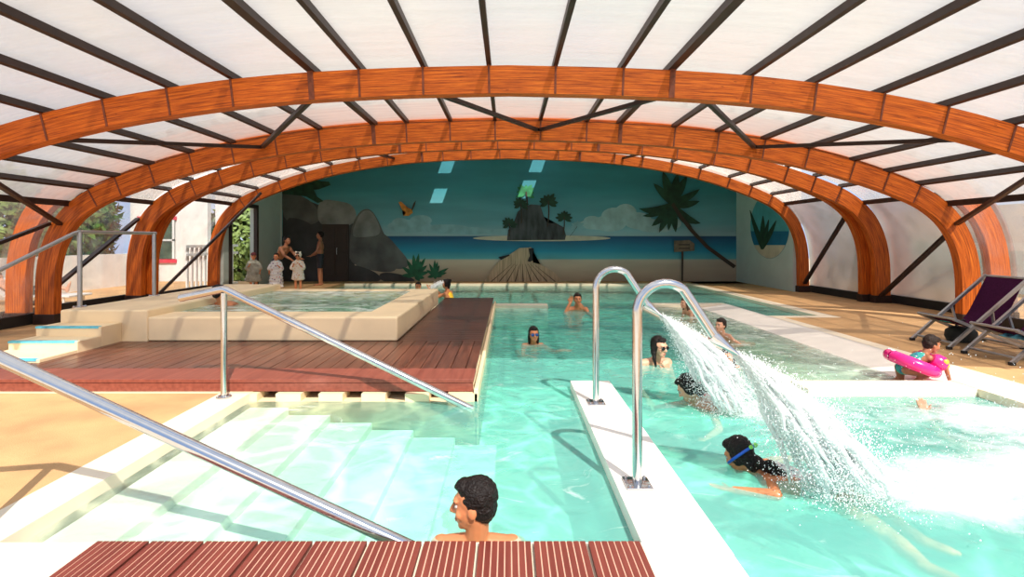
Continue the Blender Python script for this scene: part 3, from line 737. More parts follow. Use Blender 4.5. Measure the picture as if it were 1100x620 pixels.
for u1, v1, wd in ((806, 226, 2.5), (811, 238, 2.5), (820, 232, 3), (826, 236, 2.5), (834, 237, 3), (829, 249, 2)):
    n = 6; L_, R_ = [], []
    for i in range(n + 1):
        t = i / n; uu = 819 + (u1 - 819) * t; vv_ = 268 + (v1 - 268) * t; ww = wd * math.sin(PI * min(1, .15 + .8 * t))
        L_.append((uu - ww, vv_)); R_.append((uu + ww, vv_))
    bb.face([bb.bm.verts.new(p) for p in shift([RWp(u, v, .006) for u, v in L_ + R_[::-1]], .006 + .0005 * u1 % .004)])
bb.build('painted_plant', 'p_green_dark', ph, fix=False)

# door in the mural, door opening with white fence and bushes on the left
dr = MB(); a = Q(347, 241, YW); c = Q(375, 303, YW)
dr.box(a.x, c.x, YW - .05, YW - .008, FZ, a.z, .004); d1 = struct('door_1', dr, 'darkdoor')
for x_ in ((a.x + .06, (a.x + c.x) / 2 - .03), ((a.x + c.x) / 2 + .03, c.x - .06)):
    for z0_, z1_ in ((.25, 1.0), (1.1, a.z - .12)):
        pn = MB(); pn.box(x_[0], x_[1], YW - .065, YW - .05, z0_, z1_, .006); pn.build('panel', 'darkdoor', d1)
hd = MB(); hd.tube([((a.x + c.x) / 2 + .05, YW - .06, .95), ((a.x + c.x) / 2 + .05, YW - .1, .95), ((a.x + c.x) / 2 + .05, YW - .1, 1.15), ((a.x + c.x) / 2 + .05, YW - .06, 1.15)], .012, 8)
hd.build('door_handle', 'steel_rough', d1)
tr = MB(); tr.box(-WX - .05, -WX + .05, 15.15, 15.25, FZ, 2.4); tr.box(-WX - .05, -WX + .05, 13.7, 13.8, FZ, 2.4); tr.box(-WX - .05, -WX + .05, 13.7, 15.25, 2.32, 2.42)
struct('door_2', tr, 'darkdoor')
M['white_paint'] = mat('white_paint', (.8, .8, .78), .5, var=.04)
fn = empty('picket_fence', (-8.4, 14.6, -.2), 'white slatted gate fence seen through the opening at the left', 'fence')
for i in range(12):
    y = 13.6 + i * .2; b = MB(); b.box(-8.42, -8.38, y, y + .09, -.2, 1.25, .006); b.build('picket', 'white_paint', fn)
for z in (.05, .98, 1.2): b = MB(); b.box(-8.375, -8.34, 13.5, 16.1, z, z + .07); b.build('rail', 'white_paint', fn)

# ------------------------------------------------------------------ outside on the left
b = MB(); b.box(-60, 60, -30, 60, -1.8, -1.62); struct('ground', b, 'outside_ground')
b = MB(); b.box(-40, -14.0, -5, 16.8, -1.6, -.02); struct('ground_left', b, 'outside_ground')
b = MB(); b.box(-40, 14, 17.15, 30, -1.6, -.02); b.box(14, 40, -5, 40, -1.6, -.02); struct('ground_right', b, 'outside_ground')
b = MB(); b.box(-11.35, -11.2, 5, 16.6, -.05, 1.0); struct('wall_outside', b, 'white_wall')
bw = MB(); bw.box(Q(140, 0, 16.9).x, -9.75, 16.9, 17.1, -.05, 3.6); struct('wall_neighbour', bw, 'white_wall')
b = MB(); x0_, x1_ = Q(148, 0, 16.88).x, Q(188, 0, 16.88).x
for z in (Q(0, 234.5, 16.88).z, Q(0, 280.5, 16.88).z): b.box(x0_, x1_ + .05, 16.84, 16.9, z - .06, z + .06)
struct('trim_5', b, 'red_trim')
M['window_glass'] = mat('dark_window_glass', (.06, .10, .07), .08, var=.5, scale=3)
b = MB(); b.box(x0_, x1_, 16.86, 16.89, Q(0, 278, 16.88).z, Q(0, 236, 16.88).z); wn = struct('window_1', b, 'window_glass')
b = MB()
for f in (0, .5, 1): xx = x0_ + (x1_ - x0_ - .07) * f; b.box(xx, xx + .07, 16.84, 16.87, Q(0, 278, 16.88).z, Q(0, 236, 16.88).z)
zz_ = Q(0, 258, 16.88).z; b.box(x0_, x1_, 16.84, 16.87, zz_ - .03, zz_ + .03)
b.build('window_frame', 'white_paint', wn)
M['leaf'] = mat('bush_leaf', (.07, .14, .025), .6, var=.6, scale=5); M['leaf2'] = mat('bush_leaf_pale', (.15, .22, .05), .6, var=.5, scale=5); M['bark'] = mat('bark', (.10, .07, .05), .9)
def bush(name, c, r, n, label, m, cat='bush', grp=None, stem=True):
    random.seed(int(c[0] * 31 + c[1] * 7)); root = empty(name, (c[0], c[1], -.02), label, cat, grp)
    b = MB()
    for i in range(n):
        d = Vector((random.gauss(0, 1), random.gauss(0, 1), random.gauss(0, 1))).normalized() * random.uniform(.55, 1) ** .5
        p = Vector(c) + Vector((d.x * r[0], d.y * r[1], d.z * r[2])) * (1 + .25 * noise.noise(d * 2.5 + Vector(c)))
        if p.z < .05: continue
        s = random.uniform(.08, .2); a = Vector((random.gauss(0, 1), random.gauss(0, 1), random.gauss(0, 1))).normalized(); q = a.cross(d + Vector((.01, .02, .03))).normalized()
        vs_ = [b.bm.verts.new(p + o) for o in (a * s, q * s * .45, -a * s, -q * s * .45)]; b.face(vs_)
    b.build('foliage', m, root, fix=False)
    if stem:
        t = MB(); t.tube([(c[0], c[1], -.02), (c[0] + .05, c[1], c[2] * .5), (c[0], c[1] + .05, c[2])], [.1, .08, .04], 8); t.build('stem', 'bark', root)
for i, (x, y, z, r, l, m) in enumerate(((-12.9, 9.8, 1.7, (1.2, 1.2, 1.7), 'dark leafy bush above the white outside wall, nearest the steps', 'leaf'),
                                  (-12.9, 12.6, 1.75, (1.2, 1.2, 1.7), 'leafy bush above the white outside wall, right behind the rail posts', 'leaf2'),
                                  (-12.9, 15.3, 1.75, (1.2, 1.1, 1.7), 'dark bush behind the middle arch leg, at the end of the outside wall', 'leaf'))):
    bush('bush', (x, y, z), r, 4200, l, m, grp='bushes over the outside wall')
bush('shrub', (-9.5, 18.4, 1.3), (1.1, .9, 1.6), 3000, 'green shrub behind the white slatted fence at the opening', 'leaf2', 'shrub')

b = MB(); b.box(12.6, 12.8, -2, 20, -.05, 2.3); struct('wall_outside_right', b, 'white_wall')
# ------------------------------------------------------------------ stainless handrails
def flange(parent, p, r=.05, square=None):
    b = MB()
    if square: b.box(p[0] - square, p[0] + square, p[1] - square, p[1] + square, p[2], p[2] + .012, .004)
    else: b.lathe([(r, 0), (r, .008), (r * .75, .016), (.033, .018)], p)
    o = b.build('base_plate', 'steel', parent, smooth='auto')
    for k in range(4):
        a = PI / 4 + k * PI / 2; q = (square or r) * (1.05 if square else .78)
        c = MB(); c.lathe([(.008, 0), (.008, .006), (.005, .012)], (p[0] + q * math.cos(a) * (.98 if square else 1), p[1] + q * math.sin(a) * (.98 if square else 1), p[2] + .011), 8); c.build('bolt', 'steel', o)
    return o
def step_rail(y, pk, end, label, lx=-.37, ldz=-.075):
    root = empty('handrail', (-2.40, y, FZ), label, 'handrail', 'handrails of the entry steps')
    b = MB(); b.tube([(pk[0] + lx, y, pk[1] + ldz), (pk[0] - .03, y, pk[1] - .004), (pk[0], y, pk[1]), (pk[0] + .03, y, pk[1] - .012), (end[0], y, end[1])], .031, 20)
    b.build('rail', 'steel', root, smooth='auto')
    b = MB(); b.tube([(-2.40, y, FZ + .004), (-2.40, y, pk[1] - .03)], .026, 18); b.build('post', 'steel', root, smooth='auto')
    flange(root, (-2.40, y, FZ + .003), .06)
    return root
step_rail(2.36, (-2.38, .90), (-.36, -.03), 'shiny handrail running diagonally across the near corner into the front pool')
step_rail(4.40, (-2.40, .985), (-.30, -.03), 'shiny handrail beside the deck front, sloping into the shallow steps')
hr = empty('stair_railing', (-5.42, 6.57, .555), 'grey tubular railing on the left edge of the hot tub steps', 'railing')
b = MB(); b.tube([(-5.44, 4.9, .80), (-5.44, 5.58, 1.08), (-5.42, 6.5, 1.48), (-5.42, 6.57, 1.50), (-5.42, 6.65, 1.503), (-5.38, 7.95, 1.503)], .024, 14); b.build('rail', 'steel_rough', hr, smooth='auto')
for p in ((-5.40, 6.57), (-5.36, 7.89)):
    b = MB(); b.tube([(p[0], p[1], .557), (p[0], p[1], 1.5)], .027, 14); b.build('post', 'steel_rough', hr, smooth='auto'); flange(hr, (p[0], p[1], .555), .075)
b = MB(); b.tube([(-5.44, 4.92, .07), (-5.44, 4.92, .81)], .024, 14); b.build('post', 'steel_rough', hr, smooth='auto')

# ------------------------------------------------------------------ water cannons on the ledge
def cannon(x, y, label):
    root = empty('water_spout', (x, y, FZ + .004), label, 'water spout', 'swan-neck water spouts')
    pts = [(0, .0)] + [(0, .5), (0, .9)]
    arc = []
    for k in range(13):
        a = PI - (PI - R(52)) * k / 12; arc.append((.155 + .155 * math.cos(a), .935 + .155 * math.sin(a)))
    pts += arc; ex, ez = arc[-1]
    tx, tz = .425, .73
    pts.append((tx, tz + .085 - .02))
    pl = [(x + a, y, FZ + .004 + c) for a, c in pts]
    b = MB(); b.tube(pl, .0265, 22); b.build('pipe', 'steel', root, smooth='auto')
    # flattened nozzle
    d = Vector((.52 - tx, 0, .83 - (tz + .065) - .075)); s0 = Vector((x + tx, y, FZ + tz + .069)); d = Vector((.1, 0, -.078)); n = Vector((.078, 0, .1)).normalized()
    b = MB(); rings = []
    for t, wy, hz in ((-.2, .027, .029), (0, .030, .034), (.5, .05, .022), (1, .07, .010), (1.02, .066, .006)):
        c = s0 + d * t
        rings.append([b.bm.verts.new(c + Vector((0, wy * math.cos(2 * PI * k / 20), 0)) + n * hz * math.sin(2 * PI * k / 20)) for k in range(20)])
    for r1_, r2_ in zip(rings[:-1], rings[1:]):
        for k in range(20): b.face([r1_[k], r1_[(k + 1) % 20], r2_[(k + 1) % 20], r2_[k]])
    b.face(rings[0]); b.face(rings[-1]); b.build('nozzle', 'steel', root, smooth='auto')
    flange(root, (x, y, FZ + .004), square=.07)
    return s0 + d * 1.02, d.normalized()
tipa, dira = cannon(.712, 4.24, 'farther of the two tall steel swan-neck spouts on the white ledge')
tipb, dirb = cannon(.700, 2.83, 'nearer of the two tall steel swan-neck spouts on the white ledge')

def frothmat(name, lo, hi, scale=9, stretch=(1, 1, 1), attr=None):
    """aerated white water, see-through where thin"""
    m, nt, out = newmat(name)
    geo = N(nt, 'ShaderNodeNewGeometry'); mp = N(nt, 'ShaderNodeMapping'); mp.inputs['Scale'].default_value = stretch
    L(nt, geo.outputs['Position'], mp.inputs['Vector'])
    nz = N(nt, 'ShaderNodeTexNoise'); nz.inputs['Scale'].default_value = scale; nz.inputs['Detail'].default_value = 8; nz.inputs['Roughness'].default_value = .65; nz.inputs['Distortion'].default_value = .5
    L(nt, mp.outputs[0], nz.inputs['Vector'])
    df = N(nt, 'ShaderNodeBsdfDiffuse'); df.inputs['Color'].default_value = (.93, .95, .95, 1)
    tl = N(nt, 'ShaderNodeBsdfTranslucent'); tl.inputs['Color'].default_value = (.93, .95, .95, 1)
    a = N(nt, 'ShaderNodeMixShader'); a.inputs[0].default_value = .45; L(nt, df.outputs[0], a.inputs[1]); L(nt, tl.outputs[0], a.inputs[2])
    tp = N(nt, 'ShaderNodeBsdfTransparent')
    v = nz.outputs['Fac']
    if attr:
        at = N(nt, 'ShaderNodeAttribute'); at.attribute_name = attr
        ad = N(nt, 'ShaderNodeMath', operation='ADD'); L(nt, v, ad.inputs[0]); L(nt, at.outputs['Fac'], ad.inputs[1])
        v = ad.outputs[0]
    mr = N(nt, 'ShaderNodeMapRange'); mr.interpolation_type = 'SMOOTHSTEP'; mr.inputs['From Min'].default_value = lo; mr.inputs['From Max'].default_value = hi; L(nt, v, mr.inputs['Value'])
    mx = N(nt, 'ShaderNodeMixShader'); L(nt, mr.outputs[0], mx.inputs[0]); L(nt, tp.outputs[0], mx.inputs[1]); L(nt, a.outputs[0], mx.inputs[2])
    L(nt, mx.outputs[0], out.inputs['Surface'])
    return m
M['froth'] = frothmat('aerated_water', .22, .5, 14)
M['foam'] = frothmat('surface_foam', .74, 1.26, 3.6, (1, 1.5, 1), 'foam')
M['drop'] = mat('water_drops', (.93, .95, .95), .3, var=.02)

def octa(bm, p, r):
    vs_ = [bm.verts.new(p + Vector(o) * r) for o in ((1, 0, 0), (-1, 0, 0), (0, 1, 0), (0, -1, 0), (0, 0, 1.2), (0, 0, -1.2))]
    for a, b_, c in ((0, 2, 4), (2, 1, 4), (1, 3, 4), (3, 0, 4), (2, 0, 5), (1, 2, 5), (3, 1, 5), (0, 3, 5)): bm.faces.new((vs_[a], vs_[b_], vs_[c]))
def jet(tip, seed, label):
    random.seed(seed); b = MB(); drops = MB(); G = 9.8
    for k in range(170):
        fy = random.uniform(-1, 1); spread = random.random()
        v0 = random.uniform(2.1, 4.3) * (1 - .12 * abs(fy)); ang = -R(random.uniform(24, 46))
        vx = v0 * math.cos(ang); vz = v0 * math.sin(ang); vy = fy * .32
        T = (-vz_ if False else 0)
        disc = vz * vz + 2 * G * (tip.z + .02); T = (vz + math.sqrt(disc)) / G
        t0 = 0 if random.random() < .65 else random.uniform(0, .5) * T; t1 = T * random.uniform(.55, 1.0)
        if t1 - t0 < .03: continue
        pts, rs = [], []
        r0 = random.uniform(.004, .010); n = 9
        for i in range(n + 1):
            t = t0 + (t1 - t0) * i / n; q = t / T
            p = tip + Vector((vx * t, fy * .06 + vy * t, vz * t - G * t * t / 2))
            p += Vector((noise.noise(p * 9 + Vector((seed, k, 0))), noise.noise(p * 9 + Vector((k, 3, seed))), noise.noise(p * 9 + Vector((5, k, 2))))) * .05 * q
            pts.append(p); rs.append(r0 * (1 + 2.6 * q) * (1 - .75 * max(0, (i / n - .7) / .3)) * (1 + .5 * noise.noise(p * 30)))
        b.tube(pts, rs, 7)
        for i in range(150):
            t = T * random.random() ** .55; q = t / T
            p = tip + Vector((vx * t, fy * .06 + vy * t, vz * t - G * t * t / 2)) + Vector((random.gauss(0, 1), random.gauss(0, 1), random.gauss(0, 1))) * (.008 + .10 * q)
            if p.z > .005: octa(drops.bm, p, random.uniform(.0012, .0042))
    o = b.build('water_jet', 'froth', None, smooth=True, fix=False); tag(o, label, 'water jet', 'white water jets from the spouts', 'stuff')
    d = drops.build('droplets', 'drop', o, fix=False); d['kind'] = 'stuff'
    return o
jet(tipa, 11, 'white water jet falling from the farther spout')
jet(tipb, 12, 'white water jet falling from the nearer spout')

# surface foam below the jets and across the right corner of the pool
bm = bmesh.new(); nx, ny = 150, 120; X0, X1, Y0, Y1 = .96, 4.195, 1.9, 4.655
def foamd(x, y):
    g = lambda cx, cy, sx, sy: math.exp(-((x - cx) / sx) ** 2 - ((y - cy) / sy) ** 2)
    d = 1.0 * g(2.4, 2.85, .5, .34) + .85 * g(2.05, 4.2, .36, .3) + .7 * g(2.75, 2.9, .6, .30) + .95 * g(3.9, 4.1, .65, .40) + .5 * g(3.3, 3.3, .9, .55) + .5 * g(2.7, 4.2, .55, .38) + .55 * g(3.9, 3.1, .6, .5)
    return min(.86, d * .85)
grid = []; fo = []
for j in range(ny + 1):
    row = []
    for i in range(nx + 1):
        x = X0 + (X1 - X0) * i / nx; y = Y0 + (Y1 - Y0) * j / ny; d = foamd(x, y)
        h = .012 + d * .045 * (.6 + noise.fractal(Vector((x * 4, y * 4, 1)), 1, 2, 4))
        row.append(bm.verts.new((x, y, max(.004, h)))); fo.append(d)
    grid.append(row)
for j in range(ny):
    for i in range(nx):
        if max(foamd(X0 + (X1 - X0) * (i + a) / nx, Y0 + (Y1 - Y0) * (j + c) / ny) for a in (0, 1) for c in (0, 1)) > .12: bm.faces.new((grid[j][i], grid[j][i + 1], grid[j + 1][i + 1], grid[j + 1][i]))
me = bpy.data.meshes.new('foam'); bm.to_mesh(me); bm.free()
at = me.attributes.new('foam', 'FLOAT', 'POINT')
at.data.foreach_set('value', fo)
for p in me.polygons: p.use_smooth = True
me.materials.append(M['foam'])
fo_ = bpy.data.objects.new('foam', me); COL.objects.link(fo_); tag(fo_, 'thick white foam churning on the water at the right', 'foam', kind='stuff')
random.seed(5); sp_ = MB()
for i in range(9000):
    x = random.uniform(X0 + .1, X1 - .05); y = random.uniform(2.2, Y1 - .05)
    if random.random() < foamd(x, y) ** 1.2: octa(sp_.bm, Vector((x, y, .02 + random.expovariate(9))), random.uniform(.0016, .005))
d_ = sp_.build('splash_drops', 'drop', None, fix=False); tag(d_, 'fine white splash drops flying above the foam', 'splash', kind='stuff')

# ------------------------------------------------------------------ beach loungers on the right
def make_lounger(loc):
    root = empty('deck_lounger', loc)
    def S(p): return (p[0] + loc[0], p[1] + loc[1], p[2] + loc[2])
    hw = .29
    for s in (-1, 1):
        y = s * hw
        b = MB(); b.bar(S((-.50, y, .02)), S((.48, y, .87)), .034, .034); b.build('back_rail', 'steel_rough', root)
        b = MB(); b.bar(S((-.42, y * .92, .36)), S((.42, y * .92, .02)), .034, .034); b.build('seat_rail', 'steel_rough', root)
        b = MB(); b.bar(S((.02, y, .47)), S((.09, y * .92, .17)), .03, .02); b.build('strut', 'steel_rough', root)
        for xx in (-.50, .42):
            b = MB(); b.box(*[q for q in (loc[0] + xx - .025, loc[0] + xx + .03, loc[1] + y * (1 if xx < 0 else .92) - .022, loc[1] + y * (1 if xx < 0 else .92) + .022, loc[2], loc[2] + .035)], .006); b.build('foot_cap', 'black', root)
    for x, z in ((.47, .86), (-.42, .365), (.40, .035), (-.44, .07)):
        b = MB(); b.tube([S((x, -hw, z)), S((x, hw, z))], .016, 10); b.build('cross_bar', 'steel_rough', root)
    pts = smoothpath([(.47, 0, .875), (.33, 0, .60), (.20, 0, .34), (.06, 0, .22), (-.12, 0, .25), (-.42, 0, .385)], 3)
    b = MB(); a = [[b.bm.verts.new(S((p.x, y, p.z + dz))) for y in (-hw + .03, hw - .03)] for dz in (0, -.006) for p in pts]
    n = len(pts)
    for i in range(n - 1):
        b.face([a[i][0], a[i][1], a[i + 1][1], a[i + 1][0]]); b.face([a[n + i][0], a[n + i + 1][0], a[n + i + 1][1], a[n + i][1]])
        for k in (0, 1): b.face([a[i][k], a[i + 1][k], a[n + i + 1][k], a[n + i][k]])
    b.face([a[0][0], a[0][1], a[n][1], a[n][0]]); b.face([a[n - 1][0], a[n - 1][1], a[2 * n - 1][1], a[2 * n - 1][0]])
    b.build('sling', 'purple', root, smooth='auto')
    return root
l1 = make_lounger((5.86, 6.63, FZ))
l2 = copy_tree(l1); l2.location = (5.84, 5.82, FZ)
l3 = copy_tree(l1); l3.location = (5.95, 4.95, FZ)
for l, t in ((l1, 'purple sling lounger with grey frame, farthest from the viewer, dark bag below it'), (l2, 'purple sling lounger with grey frame, second from the arch, blue towel on its seat')):
    tag(l, t, 'lounger', 'purple loungers at the pool edge')
tag(l3, 'purple sling lounger with grey frame, nearest, only a corner in the photo', 'lounger', 'purple loungers at the pool edge')
M['towel'] = mat('blue_towel', (.12, .42, .62), .9, var=.8, scale=14); M['teal'] = mat('teal_cloth', (.05, .40, .36), .8, var=.4, scale=30)
def cloth(name, m, c, sx, sy, h, label, cat, seed):
    b = MB(); n = 14; g = []
    for zz2 in (1, 0):
        for j in range(n + 1):
            g.append([b.bm.verts.new((c[0] + sx * (i / n - .5), c[1] + sy * (j / n - .5), c[2] + (h * (.35 + .65 * noise.noise(Vector((i * .35, j * .35, seed)))) * math.sin(PI * i / n) ** .4 * math.sin(PI * j / n) ** .4 + .012) * zz2)) for i in range(n + 1)])
    for j in range(n):
        for i in range(n):
            b.face([g[j][i], g[j][i + 1], g[j + 1][i + 1], g[j + 1][i]]); k = n + 1 + j; b.face([g[k][i], g[k + 1][i], g[k + 1][i + 1], g[k][i + 1]])
    for i in range(n):
        b.face([g[0][i], g[n + 1][i], g[n + 1][i + 1], g[0][i + 1]]); b.face([g[n][i], g[n][i + 1], g[2 * n + 1][i + 1], g[2 * n + 1][i]])
        b.face([g[i][0], g[i + 1][0], g[n + 2 + i][0], g[n + 1 + i][0]]); b.face([g[i][n], g[n + 1 + i][n], g[n + 2 + i][n], g[i + 1][n]])
    tag(b.build(name, m, None, smooth=True), label, cat)
cloth('towel', 'towel', (5.80, 5.78, FZ + .24), .42, .34, .10, 'crumpled blue and white towel on the second lounger seat', 'towel', 3)
cloth('swim_cloth', 'teal', (5.74, 6.76, FZ + .27), .16, .16, .06, 'small teal cloth lying on the farthest lounger seat', 'cloth', 8)
bg_ = empty('beach_bag', (5.95, 6.85, FZ), 'dark round beach bag on the floor under the farthest lounger', 'bag')
M['bag'] = mat('dark_bag', (.03, .035, .03), .8, var=.4)
b = MB(); b.lathe([(.05, 0), (.15, .005), (.175, .07), (.165, .14), (.11, .19), (.03, .2)], (5.95, 6.85, FZ), 20); b.build('body', 'bag', bg_, smooth='auto')
b = MB(); b.tube([(5.87, 6.85, FZ + .17), (5.88, 6.83, FZ + .26), (5.95, 6.82, FZ + .29), (6.02, 6.83, FZ + .26), (6.03, 6.85, FZ + .17)], .01, 8); b.build('strap', 'bag', bg_, smooth='auto')

# lounger outside on the left, with a person lying on it
lo = empty('garden_lounger', (-9.8, 10.8, FZ), 'white garden lounger outside behind the clear left panel', 'lounger')
b = MB(); b.box(-10.2, -8.85, 10.5, 11.1, .24, .28, .01); b.build('bed', 'white_paint', lo)
b = MB(); b.bar((-10.2, 10.8, .28), (-10.75, 10.8, .60), .58, .04); b.build('backrest', 'white_paint', lo)
for x in (-10.1, -9.0):
    for y in (10.55, 11.05): b = MB(); b.tube([(x, y, FZ), (x, y, .25)], .02, 8); b.build('leg', 'white_paint', lo)

random.seed(21); b = MB()
for i in range(700):
    t = random.random(); p = Q(464 + 10 * t + random.gauss(0, 1.6), 309.5 - 6 * t + random.gauss(0, 1.1), 12.1 + random.gauss(0, .06))
    if p.z > .01: octa(b.bm, p, random.uniform(.004, .012))
tag(b.build('water_splash', 'drop', None, fix=False), 'white splash thrown up in front of the woman with the hair bun', 'splash', kind='stuff')
# ------------------------------------------------------------------ people
def remeshed(name, mb, vox, m, parent, root, it=3, noise_amp=0, nscale=40):
    """join overlapping volumes into one continuous surface"""
    bm = mb.bm; bmesh.ops.recalc_face_normals(bm, faces=bm.faces[:])
    off = Vector(root.location)
    for v in bm.verts: v.co -= off
    me = bpy.data.meshes.new(name); bm.to_mesh(me); bm.free()
    t = bpy.data.objects.new('tmp', me); COL.objects.link(t)
    r = t.modifiers.new('r', 'REMESH'); r.mode = 'VOXEL'; r.voxel_size = vox
    if it: sm = t.modifiers.new('s', 'SMOOTH'); sm.factor = .5; sm.iterations = it
    dg = bpy.context.evaluated_depsgraph_get(); dg.update()
    m2 = bpy.data.meshes.new_from_object(t.evaluated_get(dg)); m2.name = name
    bpy.data.objects.remove(t); bpy.data.meshes.remove(me)
    if noise_amp:
        for v in m2.vertices: v.co += v.normal * noise_amp * noise.noise((v.co + off) * nscale)
    for p in m2.polygons: p.use_smooth = True
    m2.materials.clear(); m2.materials.append(M[m])
    o = bpy.data.objects.new(name, m2); COL.objects.link(o); o.parent = parent
    return o
M['skin_tan'] = mat('skin_tan', (.62, .225, .095), .42, var=.08, scale=14, sss=.08)
M['skin_fair'] = mat('skin_fair', (.72, .36, .23), .45, var=.07, scale=14, sss=.08)
M['skin_brown'] = mat('skin_brown', (.40, .16, .08), .45, var=.08, scale=14, sss=.06)
M['hair_black'] = mat('hair_black', (.010, .006, .005), .5, var=.4, scale=40, bump=.6, bscale=90, spec=.25)
M['hair_brown'] = mat('hair_brown', (.09, .04, .018), .45, var=.4, scale=40, bump=.6, bscale=90)
M['hair_dark'] = mat('hair_dark_brown', (.022, .011, .007), .5, var=.4, scale=40, bump=.6, bscale=90, spec=.25)
M['eye'] = mat('eye_white', (.5, .45, .42), .5, var=.02); M['iris'] = mat('iris_dark', (.03, .018, .012), .2)
M['lip'] = mat('lip', (.52, .15, .12), .4, var=.05); M['lens'] = mat('dark_lens', (.008, .008, .01), .08)
M['goggle'] = mat('blue_goggle', (.02, .08, .28), .15); M['strap_blue'] = mat('blue_strap', (.01, .10, .55), .4); M['lime'] = mat('lime_clip', (.25, .75, .12), .4)
M['pinktie'] = mat('pink_tie', (.85, .05, .22), .6); M['pink_suit'] = mat('pink_suit', (.85, .16, .22), .6, var=.3, scale=20)
def spotty(name, base, spots, scale, thr=.33):
    m, nt, out = newmat(name); b = N(nt, 'ShaderNodeBsdfPrincipled'); b.inputs['Roughness'].default_value = .75
    tc = N(nt, 'ShaderNodeTexCoord'); vo = N(nt, 'ShaderNodeTexVoronoi'); vo.inputs['Scale'].default_value = scale; L(nt, tc.outputs['Object'], vo.inputs['Vector'])
    lt = N(nt, 'ShaderNodeMath', operation='LESS_THAN'); lt.inputs[1].default_value = thr; L(nt, vo.outputs['Distance'], lt.inputs[0])
    sp = N(nt, 'ShaderNodeSeparateColor'); L(nt, vo.outputs['Color'], sp.inputs[0])
    r = ramp(nt, [(i / len(spots), c) for i, c in enumerate(spots)], 'CONSTANT'); L(nt, sp.outputs[0], r.inputs['Fac'])
    mx = N(nt, 'ShaderNodeMix', data_type='RGBA'); L(nt, lt.outputs[0], mx.inputs['Factor']); mx.inputs['A'].default_value = (*base, 1); L(nt, r.outputs['Color'], mx.inputs['B'])
    L(nt, mx.outputs['Result'], b.inputs['Base Color']); L(nt, b.outputs[0], out.inputs['Surface']); return m
M['suit_green'] = spotty('green_patterned_suit', (.03, .05, .035), [(.2, .32, .18), (.45, .5, .35), (.02, .1, .06)], 38, .4)
M['suit_white'] = spotty('white_patterned_suit', (.85, .80, .78), [(.75, .2, .25), (.06, .06, .1), (.85, .5, .5)], 32, .36)
M['suit_yellow'] = mat('yellow_suit', (.85, .52, .03), .6)
M['suit_dark'] = mat('dark_suit', (.02, .02, .03), .6); M['suit_toddler'] = spotty('toddler_suit', (.03, .30, .28), [(.02, .08, .3), (.1, .5, .2), (.9, .9, .85)], 45, .4)
M['robe_white'] = spotty('white_patterned_robe', (.82, .82, .80), [(.3, .2, .3), (.6, .6, .62), (.75, .45, .4)], 16, .3)
M['robe_bear'] = spotty('cream_spotted_robe', (.86, .78, .66), [(.8, .35, .15), (.85, .6, .3), (.7, .45, .3)], 20, .34)
M['robe_grey'] = mat('grey_green_robe', (.36, .36, .29), .85, var=.35, scale=9); M['robe_blue'] = mat('blue_print', (.12, .10, .35), .8, var=.5, scale=20)
M['hotpink'] = mat('hot_pink_vinyl', (.88, .01, .22), .25, var=.08, coat=.3); M['vinyl_white'] = mat('white_vinyl_print', (.9, .85, .85), .3); M['vinyl_yellow'] = mat('yellow_vinyl_print', (.9, .45, .05), .3)
M['cap_red'] = mat('dark_red_cap', (.12, .02, .025), .8)

